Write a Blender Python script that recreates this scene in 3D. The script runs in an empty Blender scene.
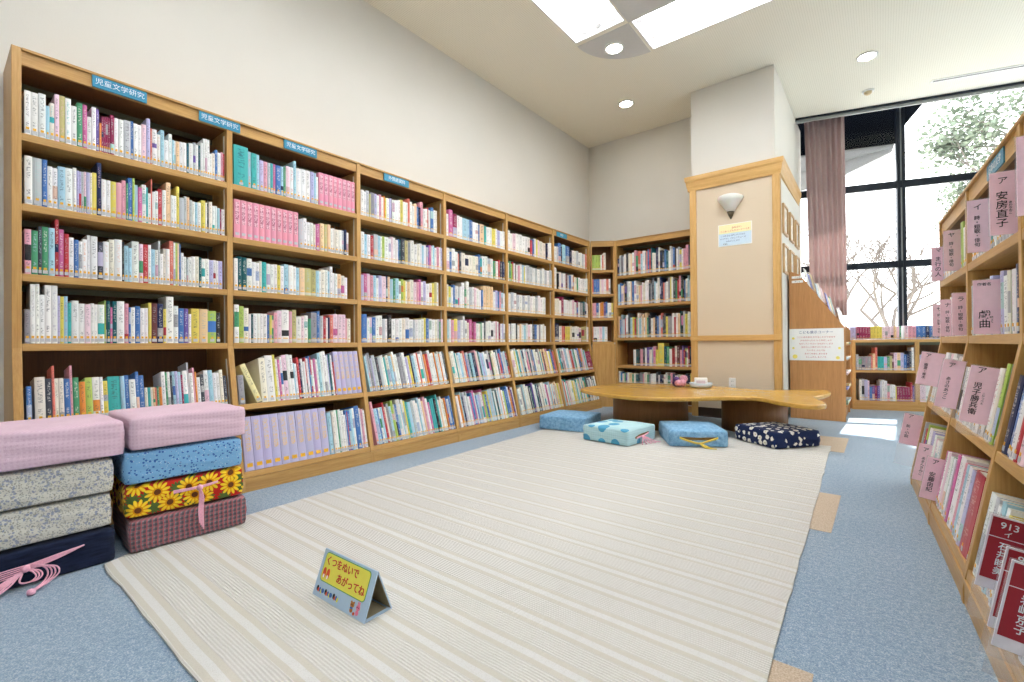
import bpy, bmesh, math, random, re
from mathutils import Matrix, Vector
random.seed(7)
PI = math.pi
scene = bpy.context.scene
COL = scene.collection
V = Vector

# ------------------------------------------------------------------ helpers
def s2l(c):
    f = lambda v: v / 12.92 if v <= .04045 else ((v + .055) / 1.055) ** 2.4
    return tuple(f(v / 255) for v in c)

def link(o, parent=None):
    COL.objects.link(o)
    if parent: o.parent = parent
    return o

def tag(o, label=None, cat=None, group=None, kind=None):
    if label: o['label'] = label
    if cat: o['category'] = cat
    if group: o['group'] = group
    if kind: o['kind'] = kind
    return o

def empty(name, M=None):
    o = bpy.data.objects.new(name, None); o.empty_display_size = .1
    link(o)
    if M is not None: o.matrix_world = M
    return o

class MB:
    def __init__(s): s.v = []; s.f = []; s.m = []
    def add(s, vs, fs, mat=0, M=None):
        b = len(s.v)
        for v in vs:
            v = V(v)
            s.v.append(M @ v if M is not None else v)
        for f in fs: s.f.append([b + i for i in f]); s.m.append(mat)
    def box(s, lo, hi, mat=0, M=None):
        x0, y0, z0 = lo; x1, y1, z1 = hi
        s.add([(x0,y0,z0),(x1,y0,z0),(x1,y1,z0),(x0,y1,z0),(x0,y0,z1),(x1,y0,z1),(x1,y1,z1),(x0,y1,z1)],
              [(0,3,2,1),(4,5,6,7),(0,1,5,4),(1,2,6,5),(2,3,7,6),(3,0,4,7)], mat, M)
        return s
    def prism(s, pts, a, b, axis='z', mat=0, M=None):
        # pts: outline counter-clockwise; extruded from a to b along axis
        n = len(pts)
        def p(q, h):
            return {'z': (q[0], q[1], h), 'x': (h, q[0], q[1]), 'y': (q[0], h, q[1])}[axis]
        vs = [p(q, a) for q in pts] + [p(q, b) for q in pts]
        fs = [list(range(n))[::-1], list(range(n, 2 * n))] + [[i, (i + 1) % n, n + (i + 1) % n, n + i] for i in range(n)]
        s.add(vs, fs, mat, M); return s
    def tube(s, pts, r, sides=8, mat=0, M=None, close=False):
        pts = [V(p) for p in pts]; n = len(pts)
        rs = r if isinstance(r, (list, tuple)) else [r] * n
        vs = []; up = None
        for i, p in enumerate(pts):
            d = (pts[min(i + 1, n - 1)] - pts[max(i - 1, 0)]).normalized()
            if up is None:
                up = V((0, 0, 1)) if abs(d.z) < .9 else V((1, 0, 0))
            a = d.cross(up).normalized(); up2 = a.cross(d).normalized(); up = up2
            for k in range(sides):
                t = 2 * PI * k / sides
                vs.append(p + (a * math.cos(t) + up2 * math.sin(t)) * rs[i])
        fs = [[i * sides + k, i * sides + (k + 1) % sides, (i + 1) * sides + (k + 1) % sides, (i + 1) * sides + k] for i in range(n - 1) for k in range(sides)]
        fs += [list(range(sides))[::-1], [(n - 1) * sides + k for k in range(sides)]]
        s.add(vs, fs, mat, M); return s
    def lathe(s, prof, n=32, mat=0, M=None):
        vs = []; m = len(prof)
        for k in range(n):
            t = 2 * PI * k / n
            for r, z in prof: vs.append((r * math.cos(t), r * math.sin(t), z))
        fs = [[k * m + i, ((k + 1) % n) * m + i, ((k + 1) % n) * m + i + 1, k * m + i + 1] for k in range(n) for i in range(m - 1)]
        s.add(vs, fs, mat, M); return s
    def mesh(s, name, mats, smooth=False):
        me = bpy.data.meshes.new(name)
        me.from_pydata([tuple(v) for v in s.v], [], s.f)
        for m in mats: me.materials.append(m)
        if len(mats) > 1: me.polygons.foreach_set('material_index', s.m)
        bm = bmesh.new(); bm.from_mesh(me)
        bmesh.ops.recalc_face_normals(bm, faces=bm.faces); bm.to_mesh(me); bm.free()
        if smooth: me.polygons.foreach_set('use_smooth', [True] * len(me.polygons))
        me.update(); return me

def obj(name, mb, mats, parent=None, M=None, smooth=False, bevel=0):
    if not isinstance(mats, (list, tuple)): mats = [mats]
    me = mb.mesh(name, mats, smooth) if isinstance(mb, MB) else mb
    o = bpy.data.objects.new(name, me); link(o, parent)
    if M is not None: o.matrix_world = M if parent is None else parent.matrix_world @ M
    if parent is not None:
        o.matrix_parent_inverse = Matrix()
        o.matrix_basis = M if M is not None else Matrix()
    if bevel:
        b = o.modifiers.new('edge', 'BEVEL'); b.width = bevel; b.segments = 2; b.limit_method = 'ANGLE'
    return o

def B(lo, hi): return MB().box(lo, hi)
def T(x, y, z): return Matrix.Translation((x, y, z))
def RX(a): return Matrix.Rotation(a, 4, 'X')
def RY(a): return Matrix.Rotation(a, 4, 'Y')
def RZ(a): return Matrix.Rotation(a, 4, 'Z')
def frame(O, U, Z=(0, 0, 1)):
    # local x along U, local y horizontal, into the case
    U = V(U).normalized(); Z = V(Z); Y = Z.cross(U)
    return Matrix(((U.x, Y.x, Z.x, O[0]), (U.y, Y.y, Z.y, O[1]), (U.z, Y.z, Z.z, O[2]), (0, 0, 0, 1)))

# ------------------------------------------------------------------ materials
def newmat(name):
    m = bpy.data.materials.new(name); m.use_nodes = True
    nt = m.node_tree; nt.nodes.clear()
    out = nt.nodes.new('ShaderNodeOutputMaterial'); b = nt.nodes.new('ShaderNodeBsdfPrincipled')
    nt.links.new(b.outputs[0], out.inputs[0])
    return m, nt, b
class NT:
    def __init__(s, nt): s.nt = nt
    def n(s, t, **k):
        x = s.nt.nodes.new(t)
        for a, v in k.items(): setattr(x, a, v)
        return x
    def l(s, a, b): s.nt.links.new(a, b)
    def val(s, x, sock):
        if isinstance(x, (int, float)): sock.default_value = x
        elif isinstance(x, (tuple, list)): sock.default_value = tuple(x) if len(x) == len(sock.default_value) else (*x, 1)
        else: s.l(x, sock)
    def math(s, op, a, b=0, c=0):
        x = s.n('ShaderNodeMath', operation=op)
        for i, v in enumerate((a, b, c)): s.val(v, x.inputs[i])
        return x.outputs[0]
    def mix(s, f, a, b):
        x = s.n('ShaderNodeMix', data_type='RGBA'); s.val(f, x.inputs[0]); s.val(a, x.inputs[6]); s.val(b, x.inputs[7])
        return x.outputs[2]
    def obj(s, scale=(1, 1, 1), loc=(0, 0, 0), rot=(0, 0, 0)):
        tc = s.n('ShaderNodeTexCoord'); mp = s.n('ShaderNodeMapping')
        mp.inputs[1].default_value = loc; mp.inputs[2].default_value = rot; mp.inputs[3].default_value = scale
        s.l(tc.outputs['Object'], mp.inputs[0]); return mp.outputs[0]
    def noise(s, vec, scale, detail=3, rough=.5):
        x = s.n('ShaderNodeTexNoise'); s.l(vec, x.inputs['Vector']); x.inputs['Scale'].default_value = scale
        x.inputs['Detail'].default_value = detail; x.inputs['Roughness'].default_value = rough; return x.outputs[0]
    def voro(s, vec, scale, rnd=1.0):
        x = s.n('ShaderNodeTexVoronoi'); s.l(vec, x.inputs['Vector']); x.inputs['Scale'].default_value = scale
        x.inputs['Randomness'].default_value = rnd
        return x
    def ramp(s, f, stops, interp='LINEAR'):
        x = s.n('ShaderNodeValToRGB'); cr = x.color_ramp; cr.interpolation = interp
        while len(cr.elements) > 1: cr.elements.remove(cr.elements[-1])
        for i, (p, c) in enumerate(stops):
            e = cr.elements[0] if i == 0 else cr.elements.new(p)
            e.position = p; e.color = (*c, 1)
        s.l(f, x.inputs[0]); return x.outputs[0]
    def bump(s, h, strength, dist=.01):
        x = s.n('ShaderNodeBump'); s.l(h, x.inputs['Height']); x.inputs['Strength'].default_value = strength
        x.inputs['Distance'].default_value = dist; return x.outputs[0]
    def sep(s, vec):
        x = s.n('ShaderNodeSeparateXYZ'); s.l(vec, x.inputs[0]); return x.outputs
    def comb(s, a, b, c):
        x = s.n('ShaderNodeCombineXYZ')
        for i, v in enumerate((a, b, c)): s.val(v, x.inputs[i])
        return x.outputs[0]

def plain(name, rgb, rough=.6, spec=.4, var=.06, scale=40, metal=0):
    m, nt, b = newmat(name); g = NT(nt); c = s2l(rgb)
    n = g.noise(g.obj(), scale)
    g.l(g.ramp(n, [(.3, tuple(v * (1 - var) for v in c)), (.7, tuple(min(1, v * (1 + var)) for v in c))]), b.inputs['Base Color'])
    b.inputs['Roughness'].default_value = rough; b.inputs['Specular IOR Level'].default_value = spec; b.inputs['Metallic'].default_value = metal
    return m
def emit(name, rgb, strength):
    m, nt, b = newmat(name); b.inputs['Base Color'].default_value = (.9, .9, .9, 1)
    b.inputs['Emission Color'].default_value = (*rgb, 1); b.inputs['Emission Strength'].default_value = strength
    return m
def wood(name, a, b_, scale=(1, 1, 1), rough=.38, coat=0.0, dark=None):
    m, nt, b = newmat(name); g = NT(nt)
    v = g.obj(scale); n = g.noise(v, 6, 6, .6); n2 = g.noise(v, 1.3, 2)
    f = g.math('ADD', g.math('MULTIPLY', n, .6), g.math('MULTIPLY', n2, .4))
    g.l(g.ramp(f, [(.36, s2l(b_)), (.62, s2l(a))]), b.inputs['Base Color'])
    b.inputs['Roughness'].default_value = rough; b.inputs['Coat Weight'].default_value = coat; b.inputs['Coat Roughness'].default_value = .12
    return m

WA, WB = (206, 163, 98), (184, 138, 76)
M = {}
M['wood_v'] = wood('honey_wood_vertical', WA, WB, (22, 22, 1.2))
M['wood_h'] = wood('honey_wood_horizontal', WA, WB, (1.2, 22, 22))
M['wood_shade'] = wood('shade_darkened_wood', (124, 80, 42), (102, 64, 34), (18, 18, 1.2), .5)  # darkened wood colour, paints in the shade inside the shelves
M['wood_trim'] = wood('pale_oak_trim', (220, 178, 112), (202, 156, 88), (24, 24, 1.5))
M['wood_trim_h'] = wood('pale_oak_trim_flat', (220, 178, 112), (202, 156, 88), (1.5, 24, 24))
M['wood_table'] = wood('table_top_wood', (216, 170, 80), (196, 148, 60), (2.0, 16, 16), .24, .25)
M['wood_drum'] = wood('table_base_wood', (160, 112, 66), (138, 94, 52), (26, 26, 1.5), .4)
M['wood_rack'] = wood('rack_wood', (200, 146, 92), (178, 124, 74), (24, 24, 1.2), .42)
M['dark_plinth'] = plain('dark_plinth', (62, 44, 32), .6)
M['metal'] = plain('grey_shelf_metal', (104, 102, 80), .4, .5, .04, 30, .3)
M['standard'] = plain('shelf_standard_metal', (205, 205, 195), .4, .5, .04, 30, .2)
M['white'] = plain('white_paint', (238, 237, 232), .5)
M['wall'] = None

# wall paper
def mk_wall(name, rgb, sc=260):
    m, nt, b = newmat(name); g = NT(nt); c = s2l(rgb)
    n = g.noise(g.obj(), sc, 2); n2 = g.noise(g.obj(), 2, 3)
    g.l(g.ramp(n2, [(.3, tuple(v * .97 for v in c)), (.7, c)]), b.inputs['Base Color'])
    g.l(g.bump(n, .15, .003), b.inputs['Normal']); b.inputs['Roughness'].default_value = .85; b.inputs['Specular IOR Level'].default_value = .2
    return m
M['wall'] = mk_wall('off_white_wallpaper', (224, 221, 213))
M['fabric_panel'] = mk_wall('beige_fabric_panel', (220, 203, 178), 420)
# ceiling: perforated acoustic board
m, nt, b = newmat('perforated_ceiling'); g = NT(nt)
vo = g.voro(g.obj((1, 1, 0)), 52, 0)
dots = g.math('LESS_THAN', vo.outputs['Distance'], .20)
g.l(g.mix(dots, s2l((242, 237, 221)), s2l((220, 214, 196))), b.inputs['Base Color']); b.inputs['Roughness'].default_value = .9
M['ceiling'] = m
M['ceil_grey'] = plain('ceiling_grey_panel', (206, 205, 203), .7, .3, .02)
# carpet
m, nt, b = newmat('blue_loop_carpet'); g = NT(nt)
v = g.obj(); n = g.noise(v, 210, 3, .7); n2 = g.noise(v, 60, 4, .7); n3 = g.noise(v, 1.6, 3)
f = g.math('ADD', g.math('ADD', g.math('MULTIPLY', n, .6), g.math('MULTIPLY', n2, .32)), g.math('MULTIPLY', n3, .08))
g.l(g.ramp(f, [(.36, s2l((84, 114, 144))), (.5, s2l((134, 157, 177))), (.62, s2l((190, 198, 204)))]), b.inputs['Base Color'])
g.l(g.bump(n, .5, .004), b.inputs['Normal']); b.inputs['Roughness'].default_value = .95; b.inputs['Specular IOR Level'].default_value = .15; b.inputs['Sheen Weight'].default_value = .35; b.inputs['Sheen Roughness'].default_value = .5
M['carpet'] = m
m, nt, b = newmat('beige_carpet_tile'); g = NT(nt)
n = g.noise(g.obj(), 210, 3, .7)
g.l(g.ramp(n, [(.35, s2l((172, 152, 130))), (.65, s2l((206, 188, 166)))]), b.inputs['Base Color']); b.inputs['Roughness'].default_value = .95
M['carpet_beige'] = m
# rug: ribbed cream weave with beige and white stripes across the width
m, nt, b = newmat('striped_rug_weave'); g = NT(nt)
v = g.obj(); x, y, z = g.sep(v)
wob = g.math('MULTIPLY', g.math('SUBTRACT', g.noise(v, 3, 2), .5), .012)
yy = g.math('ADD', y, wob)
p = g.math('FRACT', g.math('DIVIDE', g.math('ADD', yy, 5.0), .142))
rib = g.math('SINE', g.math('MULTIPLY', yy, 2 * PI / .0095))
ribf = g.math('MULTIPLY_ADD', rib, .5, .5)
fine = g.noise(v, 260, 3, .7)
weave = g.math('MULTIPLY', g.math('SINE', g.math('MULTIPLY', x, 2 * PI / .011)), .5)
base = g.mix(ribf, s2l((199, 196, 190)), s2l((216, 214, 209)))
band = g.ramp(p, [(0, (0, 0, 0)), (.30, (0, 0, 0)), (.31, (.5, .5, .5)), (.43, (.5, .5, .5)), (.44, (1, 1, 1)), (.60, (1, 1, 1)), (.61, (.5, .5, .5)), (.73, (.5, .5, .5)), (.74, (0, 0, 0))], 'CONSTANT')
isb = g.math('GREATER_THAN', band, .25); isw = g.math('GREATER_THAN', band, .75)
c = g.mix(isb, base, s2l((201, 196, 185))); c = g.mix(isw, c, s2l((212, 211, 208)))
c = g.mix(g.math('MULTIPLY', g.math('GREATER_THAN', fine, .56), .3), c, s2l((188, 182, 172)))
g.l(c, b.inputs['Base Color'])
h = g.math('ADD', g.math('MULTIPLY', ribf, g.math('SUBTRACT', 1.0, isb)), g.math('ADD', g.math('MULTIPLY', fine, .6), g.math('MULTIPLY', weave, .4)))
g.l(g.bump(h, .55, .004), b.inputs['Normal']); b.inputs['Roughness'].default_value = .95; b.inputs['Specular IOR Level'].default_value = .1
M['rug'] = m

# book covers: colours come from the mesh attributes bk (cover, alpha = seed) and bk2 (second colour, alpha = has a panel)
def mk_cover(name, label):
    m, nt, b = newmat(name); g = NT(nt)
    a1 = g.n('ShaderNodeAttribute', attribute_name='bk'); a2 = g.n('ShaderNodeAttribute', attribute_name='bk2')
    uv = g.n('ShaderNodeUVMap', uv_map='UVMap'); u, v_, _ = g.sep(uv.outputs[0])
    seed = a1.outputs['Alpha']
    spine = g.math('GREATER_THAN', u, -.5)
    lum = g.n('ShaderNodeRGBToBW'); g.l(a1.outputs['Color'], lum.inputs[0])
    lo = g.math('MULTIPLY', g.math('FRACT', g.math('MULTIPLY', seed, 7.31)), .55)
    hi = g.math('ADD', lo, g.math('MULTIPLY_ADD', g.math('FRACT', g.math('MULTIPLY', seed, 13.7)), .3, .12))
    inb = g.math('MULTIPLY', g.math('GREATER_THAN', v_, lo), g.math('LESS_THAN', v_, hi))
    pan = g.math('MULTIPLY', g.math('MULTIPLY', inb, spine), g.math('GREATER_THAN', a2.outputs['Alpha'], .5))
    col = g.mix(pan, a1.outputs['Color'], a2.outputs['Color'])
    # lettering down the spine: small broken marks
    vec = g.comb(g.math('MULTIPLY_ADD', u, 2.6, g.math('MULTIPLY', seed, 37)), g.math('MULTIPLY_ADD', v_, 34, g.math('MULTIPLY', seed, 91)), 0)
    n = g.noise(vec, 1.0, 3, .7)
    mark = g.math('GREATER_THAN', n, .53)
    cx = g.math('LESS_THAN', g.math('ABSOLUTE', g.math('SUBTRACT', u, .5)), .24)
    t1 = g.math('MULTIPLY', g.math('GREATER_THAN', v_, g.math('MULTIPLY_ADD', g.math('FRACT', g.math('MULTIPLY', seed, 3.3)), .12, .42)), g.math('LESS_THAN', v_, .92))
    t2 = g.math('MULTIPLY', g.math('GREATER_THAN', v_, .2), g.math('LESS_THAN', v_, .32))
    tt = g.math('MAXIMUM', t1, t2)
    tf = g.math('MULTIPLY', g.math('MULTIPLY', mark, g.math('MULTIPLY', cx, tt)), spine)
    ink = g.mix(g.math('GREATER_THAN', lum.outputs[0], .30), (.85, .83, .78), (.05, .05, .07))
    pick = g.math('GREATER_THAN', g.math('FRACT', g.math('MULTIPLY', seed, 23.9)), .72)
    ink = g.mix(pick, ink, a2.outputs['Color'])
    col = g.mix(g.math('MULTIPLY', tf, .55), col, ink)
    if label:
        lb = g.math('MULTIPLY', g.math('MULTIPLY', g.math('GREATER_THAN', v_, .03), g.math('LESS_THAN', v_, .12)), spine)
        col = g.mix(g.math('MULTIPLY', lb, .6), col, (.72, .72, .72))
        od = g.math('MULTIPLY', g.math('MULTIPLY', g.math('GREATER_THAN', v_, .12), g.math('LESS_THAN', v_, .155)), g.math('MULTIPLY', spine, g.math('LESS_THAN', g.math('ABSOLUTE', g.math('SUBTRACT', u, .5)), .33)))
        col = g.mix(g.math('MULTIPLY', od, .85), col, (.85, .50, .06))
    g.l(col, b.inputs['Base Color']); b.inputs['Roughness'].default_value = .32; b.inputs['Specular IOR Level'].default_value = .4
    return m
M['cover'] = mk_cover('book_cover', False)
M['cover_far'] = mk_cover('book_cover_with_label', True)
m, nt, b = newmat('page_edges'); g = NT(nt)
n = g.noise(g.obj((260, 4, 4)), 3, 2)
g.l(g.ramp(n, [(.3, s2l((214, 206, 188))), (.7, s2l((240, 235, 222)))]), b.inputs['Base Color']); b.inputs['Roughness'].default_value = .9
M['pages'] = m
M['lab_white'] = plain('label_film', (196, 197, 202), .35)
M['lab_orange'] = plain('orange_dot', (244, 186, 52), .4)

PAL = dict(W=(240,239,236), w=(236,229,214), g=(196,200,204), k=(44,44,48), K=(66,72,82), r=(190,56,66), m=(150,36,84), p=(226,162,178),
           P=(204,104,156), b=(70,118,184), B=(30,42,84), c=(168,208,224), t=(64,176,174), T=(24,92,98), G=(76,154,110), l=(178,204,100),
           y=(232,216,100), o=(226,142,62), O=(240,206,164), n=(112,62,62), u=(112,88,164), U=(190,186,222), s=(220,120,104), d=(196,188,128), i=(238,208,220), e=(150,150,156))
CNAME = dict(W='white', w='cream', g='pale grey', k='black', K='charcoal', r='red', m='crimson', p='pink', P='magenta', b='blue', B='navy', c='light blue', t='turquoise',
             T='dark teal', G='green', l='lime green', y='yellow', o='orange', O='peach', n='brown', u='purple', U='lavender', s='salmon', d='olive', i='pale pink', e='grey')
def jitcol(k, rng, j=.06):
    c = s2l(PAL[k]); f = 1 + rng.uniform(-j, j)
    return tuple(min(.93, max(.005, v * f * (1 + rng.uniform(-j, j) * .5))) for v in c)

def spine_arc(t, b, n=4):
    return [(-t / 2 + t * i / n, -b * (1 - (2 * i / n - 1) ** 2)) for i in range(n + 1)]   # (x, y): y<0 is outward

def cover_mesh(t, h, d, c1, c2, seed, flag, mat, open_=True):
    """cover of a closed book: spine at y=0 (bulging to -y), thickness along x, depth +y, height z."""
    bd = min(.0026, t * .2); bul = min(.004, t * .13)
    arc = spine_arc(t, bul); na = len(arc)
    if open_:
        pts = arc + [(t / 2, d), (t / 2 - bd, d), (t / 2 - bd, bd), (-t / 2 + bd, bd), (-t / 2 + bd, d), (-t / 2, d)]
    else:
        pts = arc + [(t / 2, d), (-t / 2, d)]
    n = len(pts)
    vs = [(x, y, 0) for x, y in pts] + [(x, y, h) for x, y in pts]
    fs = [list(range(n))[::-1], list(range(n, 2 * n))] + [[i, (i + 1) % n, n + (i + 1) % n, n + i] for i in range(n)]
    uvs = []
    for fi, f in enumerate(fs):
        sp = 2 <= fi < 2 + na - 1
        for i in f:
            uvs.append(((pts[i % n][0] / t + .5), 1.0 if i >= n else 0.0) if sp else (-1., -1.))
    return vs, fs, uvs, [(*c1, seed)] * len(vs), [(*c2, 1.0 if flag else 0.0)] * len(vs), n

def finish_book_mesh(name, vs, fs, uvs, a1, a2, mats, mi=None):
    me = bpy.data.meshes.new(name); me.from_pydata(vs, [], fs)
    uvl = me.uv_layers.new(name='UVMap'); uvl.data.foreach_set('uv', [q for p in uvs for q in p])
    for nm, a in (('bk', a1), ('bk2', a2)):
        at = me.attributes.new(nm, 'FLOAT_COLOR', 'POINT'); at.data.foreach_set('color', [q for p in a for q in p])
    for m in mats: me.materials.append(m)
    if mi: me.polygons.foreach_set('material_index', mi)
    me.update(); return me

LABEL_CACHE = {}
def make_book(name, Mx, t, h, d, c1, c2, seed, flag, label, group, parts=True, cat='book', sticker=True):
    if parts:
        vs, fs, uvs, a1, a2, n = cover_mesh(t, h, d, c1, c2, seed, flag, M['cover'])
        me = finish_book_mesh(name, vs, fs, uvs, a1, a2, [M['cover']])
    else:
        vs, fs, uvs, a1, a2, n = cover_mesh(t, h, d, c1, c2, seed, flag, M['cover_far'], False)
        me = finish_book_mesh(name, vs, fs, uvs, a1, a2, [M['cover_far'], M['pages']], [0, 1] + [0] * n)
    o = bpy.data.objects.new(name, me); link(o); o.matrix_world = Mx
    tag(o, label, cat, group)
    if parts:
        bd = min(.0026, t * .2)
        obj('page_block', B((-t / 2 + bd, bd, .003), (t / 2 - bd, d - .004, h - .003)), M['pages'], o)
        if sticker:
            bul = min(.004, t * .13); w = min(t * .40, .011)
            s = MB(); s.box((-w, -bul - .0006, .008), (w, -bul * .3 + .001, .024), 0)
            w2 = min(t * .27, .0055); s.box((-w2, -bul - .0009, .025), (w2, -bul * .3 + .001, .036), 1)
            obj('spine_label', s, [M['lab_white'], M['lab_orange']], o)
    return o

class Mass:
    """books that are too many to count, gathered as one object"""
    def __init__(s): s.vs = []; s.fs = []; s.uv = []; s.a1 = []; s.a2 = []; s.mi = []
    def add(s, Mx, t, h, d, c1, c2, seed, flag):
        vs, fs, uvs, a1, a2, n = cover_mesh(t, h, d, c1, c2, seed, flag, None, False)
        b = len(s.vs); s.vs += [tuple(Mx @ V(v)) for v in vs]; s.fs += [[b + i for i in f] for f in fs]
        s.uv += uvs; s.a1 += a1; s.a2 += a2; s.mi += [0, 1] + [0] * n
    def build(s, name, label, cat):
        me = finish_book_mesh(name, s.vs, s.fs, s.uv, s.a1, s.a2, [M['cover_far'], M['pages']], s.mi)
        o = bpy.data.objects.new(name, me); link(o); tag(o, label, cat, kind='stuff'); return o

ONES = 'zeroth first second third fourth fifth sixth seventh eighth ninth tenth eleventh twelfth thirteenth fourteenth fifteenth sixteenth seventeenth eighteenth nineteenth'.split()
def ordinal(n):
    if n < 20: return ONES[n]
    t, o = divmod(n, 10)
    tens = ['', '', 'twent', 'thirt', 'fort', 'fift', 'sixt', 'sevent', 'eight']
    return tens[t] + ('ieth' if o == 0 else 'y-' + ONES[o])

def parse(s):
    out = []
    for tk in s.split():
        m = re.match(r'([A-Za-z_])(\d+(?:\.\d)?)?(?:\.(\d\d))?(!?)(~?)$', tk)
        k, w, h = m.group(1), float(m.group(2) or 4), m.group(3)
        out.append((k, w, int(h) / 100 if h else None, bool(m.group(4)), bool(m.group(5))))
    return out

def rnd_row(rng, n, weights, h=(.18, .23), w=(3, 6)):
    ks = list(weights); ws = [weights[k] for k in ks]; out = []
    for _ in range(n): out.append((rng.choices(ks, ws)[0], rng.uniform(*w), rng.uniform(*h), False, False))
    return out

BUDGET = {'library_book': 300, 'picture_book': 300, 'storybook': 300, 'paperback_book': 300}
MASS = {'library_book': Mass(), 'picture_book': Mass()}
def shelf_row(F, x0, x1, z, toks, kind, desc, where, group, th=0.0, y0=.006, hdef=.2, depth=.15, parts=True, mass=False, lean=0.0, seedn=0, maxh=.285, tail=None):
    """stand books side by side from x0 to x1 on the shelf of frame F; th = how far the shelf is tilted back"""
    rng = random.Random(seedn * 77 + 5)
    tot = sum(t[1] for t in toks); sc = (x1 - x0) / tot; x = x0; i = 0
    for k, w, h, _, _ in toks:
        t = w * sc
        if k == '_': x += t; continue
        i += 1
        hh = min(maxh if th == 0 else .335, (h or hdef) + rng.uniform(-.003, .003)); d = min(depth, hh * .72) * rng.uniform(.93, 1.0)
        c1 = jitcol(k, rng); k2 = rng.choices('bBkrPtuGo', [5, 4, 4, 4, 4, 3, 3, 2, 3])[0]; c2 = jitcol(k2, rng, .15)
        if rng.random() < .65: c2 = tuple(.5 * v + .4 for v in c2)
        seed = rng.random(); flag = rng.random() < (.2 if k in 'Wwgi' else .15)
        Mx = F @ T(0, y0, z) @ RX(-th) @ T(x + t / 2, rng.uniform(0, .006), .0007)
        if lean: Mx = Mx @ RY(-lean) @ T(.012, 0, .0)
        tt = max(.003, t * .965)
        if mass or BUDGET[kind] <= 0: MASS['picture_book' if kind == 'picture_book' else 'library_book'].add(Mx, tt, hh, d, c1, c2, seed, flag)
        else:
            BUDGET[kind] -= 1
            size = 'slim ' if tt < .012 else 'thick ' if tt > .03 else ''
            make_book(kind, Mx, tt, hh, d, c1, c2, seed, flag, f'{size}{CNAME[k]} {desc}, {ordinal(i)} from left on {where}', group, parts)
        x += t

def text_mesh(body, size, mat, align='CENTER', line=1.0, depth=.0004, bold=0.0):
    cu = bpy.data.curves.new('lettering', 'FONT'); cu.body = body; cu.size = size; cu.align_x = align; cu.align_y = 'CENTER'
    cu.space_line = line; cu.extrude = depth; cu.resolution_u = 3; cu.offset = size * bold
    o = bpy.data.objects.new('tmp_text', cu); COL.objects.link(o)
    dg = bpy.context.evaluated_depsgraph_get(); me = bpy.data.meshes.new_from_object(o.evaluated_get(dg))
    bpy.data.objects.remove(o); me.materials.clear(); me.materials.append(mat); me.name = 'lettering'
    return me

# ------------------------------------------------------------------ room shell
CZ = 3.859; XW = -3.487; YB = 6.306
AW = math.radians(16.5); WC, WS = math.cos(AW), math.sin(AW)
def win(s, off, z=0): return V((-.88 + s * WC - off * WS, 7.27 + s * WS + off * WC, z))
FW = frame(win(0, 0), (WC, WS, 0))          # local x along the window wall, y outwards
XR, YR = 4.6, -3.0

fl = MB(); fl.box((XW - .1, YR - .1, -.1), (XR + .1, 9.9, 0), 0)
RUGR = math.radians(1.8)
for y0, y1 in ((1.06, 1.44), (2.55, 3.2), (4.44, 5.12)):
    xr = -.12 - .027 * y0 + .0
    fl.box((xr - .6, y0, -.01), (xr, y1, .0012), 1)
tag(obj('floor', fl, [M['carpet'], M['carpet_beige']]), kind='structure')
# ceiling, with openings for the recessed lights
CX0, CX1, CY0, CY1 = -2.36, 2.64, -.24, 4.61; AWD = .54
holes = []
for k in range(3):
    holes += [(CX0, CX0 + AWD - .01, CY0 + AWD + .02 + k * 1.25, CY0 + AWD + .02 + k * 1.25 + 1.21), (CX1 - AWD, CX1, CY0 + AWD + .02 + k * 1.25, CY0 + AWD + .02 + k * 1.25 + 1.21)]
    holes += [(CX0 + AWD + .02 + k * 1.3, CX0 + AWD + .02 + k * 1.3 + 1.26, CY1 - AWD, CY1), (CX0 + AWD + .02 + k * 1.3, CX0 + AWD + .02 + k * 1.3 + 1.26, CY0, CY0 + AWD)]
xs = sorted({XW - .1, XR + .1} | {v for h in holes for v in h[:2]}); ys = sorted({YR - .1, 5.2} | {v for h in holes for v in h[2:]})
ce = MB()
for i in range(len(xs) - 1):
    for j in range(len(ys) - 1):
        cx, cy = (xs[i] + xs[i + 1]) / 2, (ys[j] + ys[j + 1]) / 2
        if any(h[0] < cx < h[1] and h[2] < cy < h[3] for h in holes): continue
        ce.box((xs[i], ys[j], CZ), (xs[i + 1], ys[j + 1], CZ + .06))
pA = win(5.8, 0); pB = win(-.02, 0)
ce.prism([(XW - .1, 5.2), (XR + .1, 5.2), (pA.x, pA.y), (pB.x, pB.y), (XW - .1, pB.y)], CZ, CZ + .06)
tag(obj('ceiling', ce, M['ceiling']), kind='structure')
tag(obj('wall_left', B((XW - .12, YR, 0), (XW, YB + .12, CZ)), M['wall']), kind='structure')
tag(obj('wall_back', B((XW - .12, YB, 0), (-1.5, YB + .12, CZ)), M['wall']), kind='structure')
tag(obj('wall_right', B((XR, YR, 0), (XR + .12, 9.2, CZ)), M['wall']), kind='structure')
tag(obj('wall_front', B((XW - .12, YR - .12, 0), (XR + .12, YR, CZ)), M['wall']), kind='structure')
# light grey inner panel of the lighting ring and its rounded corner
ip = MB(); ip.box((CX0 + AWD + .0, CY0 + AWD, CZ - .004), (CX1 - AWD, CY1 - AWD, CZ))
tag(obj('trim_1', ip, M['ceil_grey']), kind='structure')
ar = [(CX0 + AWD - .005, CY1 - AWD + .005)] + [(CX0 + AWD - .005 - .545 * math.sin(t), CY1 - AWD + .005 + .545 * math.cos(t)) for t in [PI / 2 * i / 16 for i in range(17)]]
tag(obj('trim_2', MB().prism(ar, CZ - .004, CZ), M['ceil_grey']), kind='structure')

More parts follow.
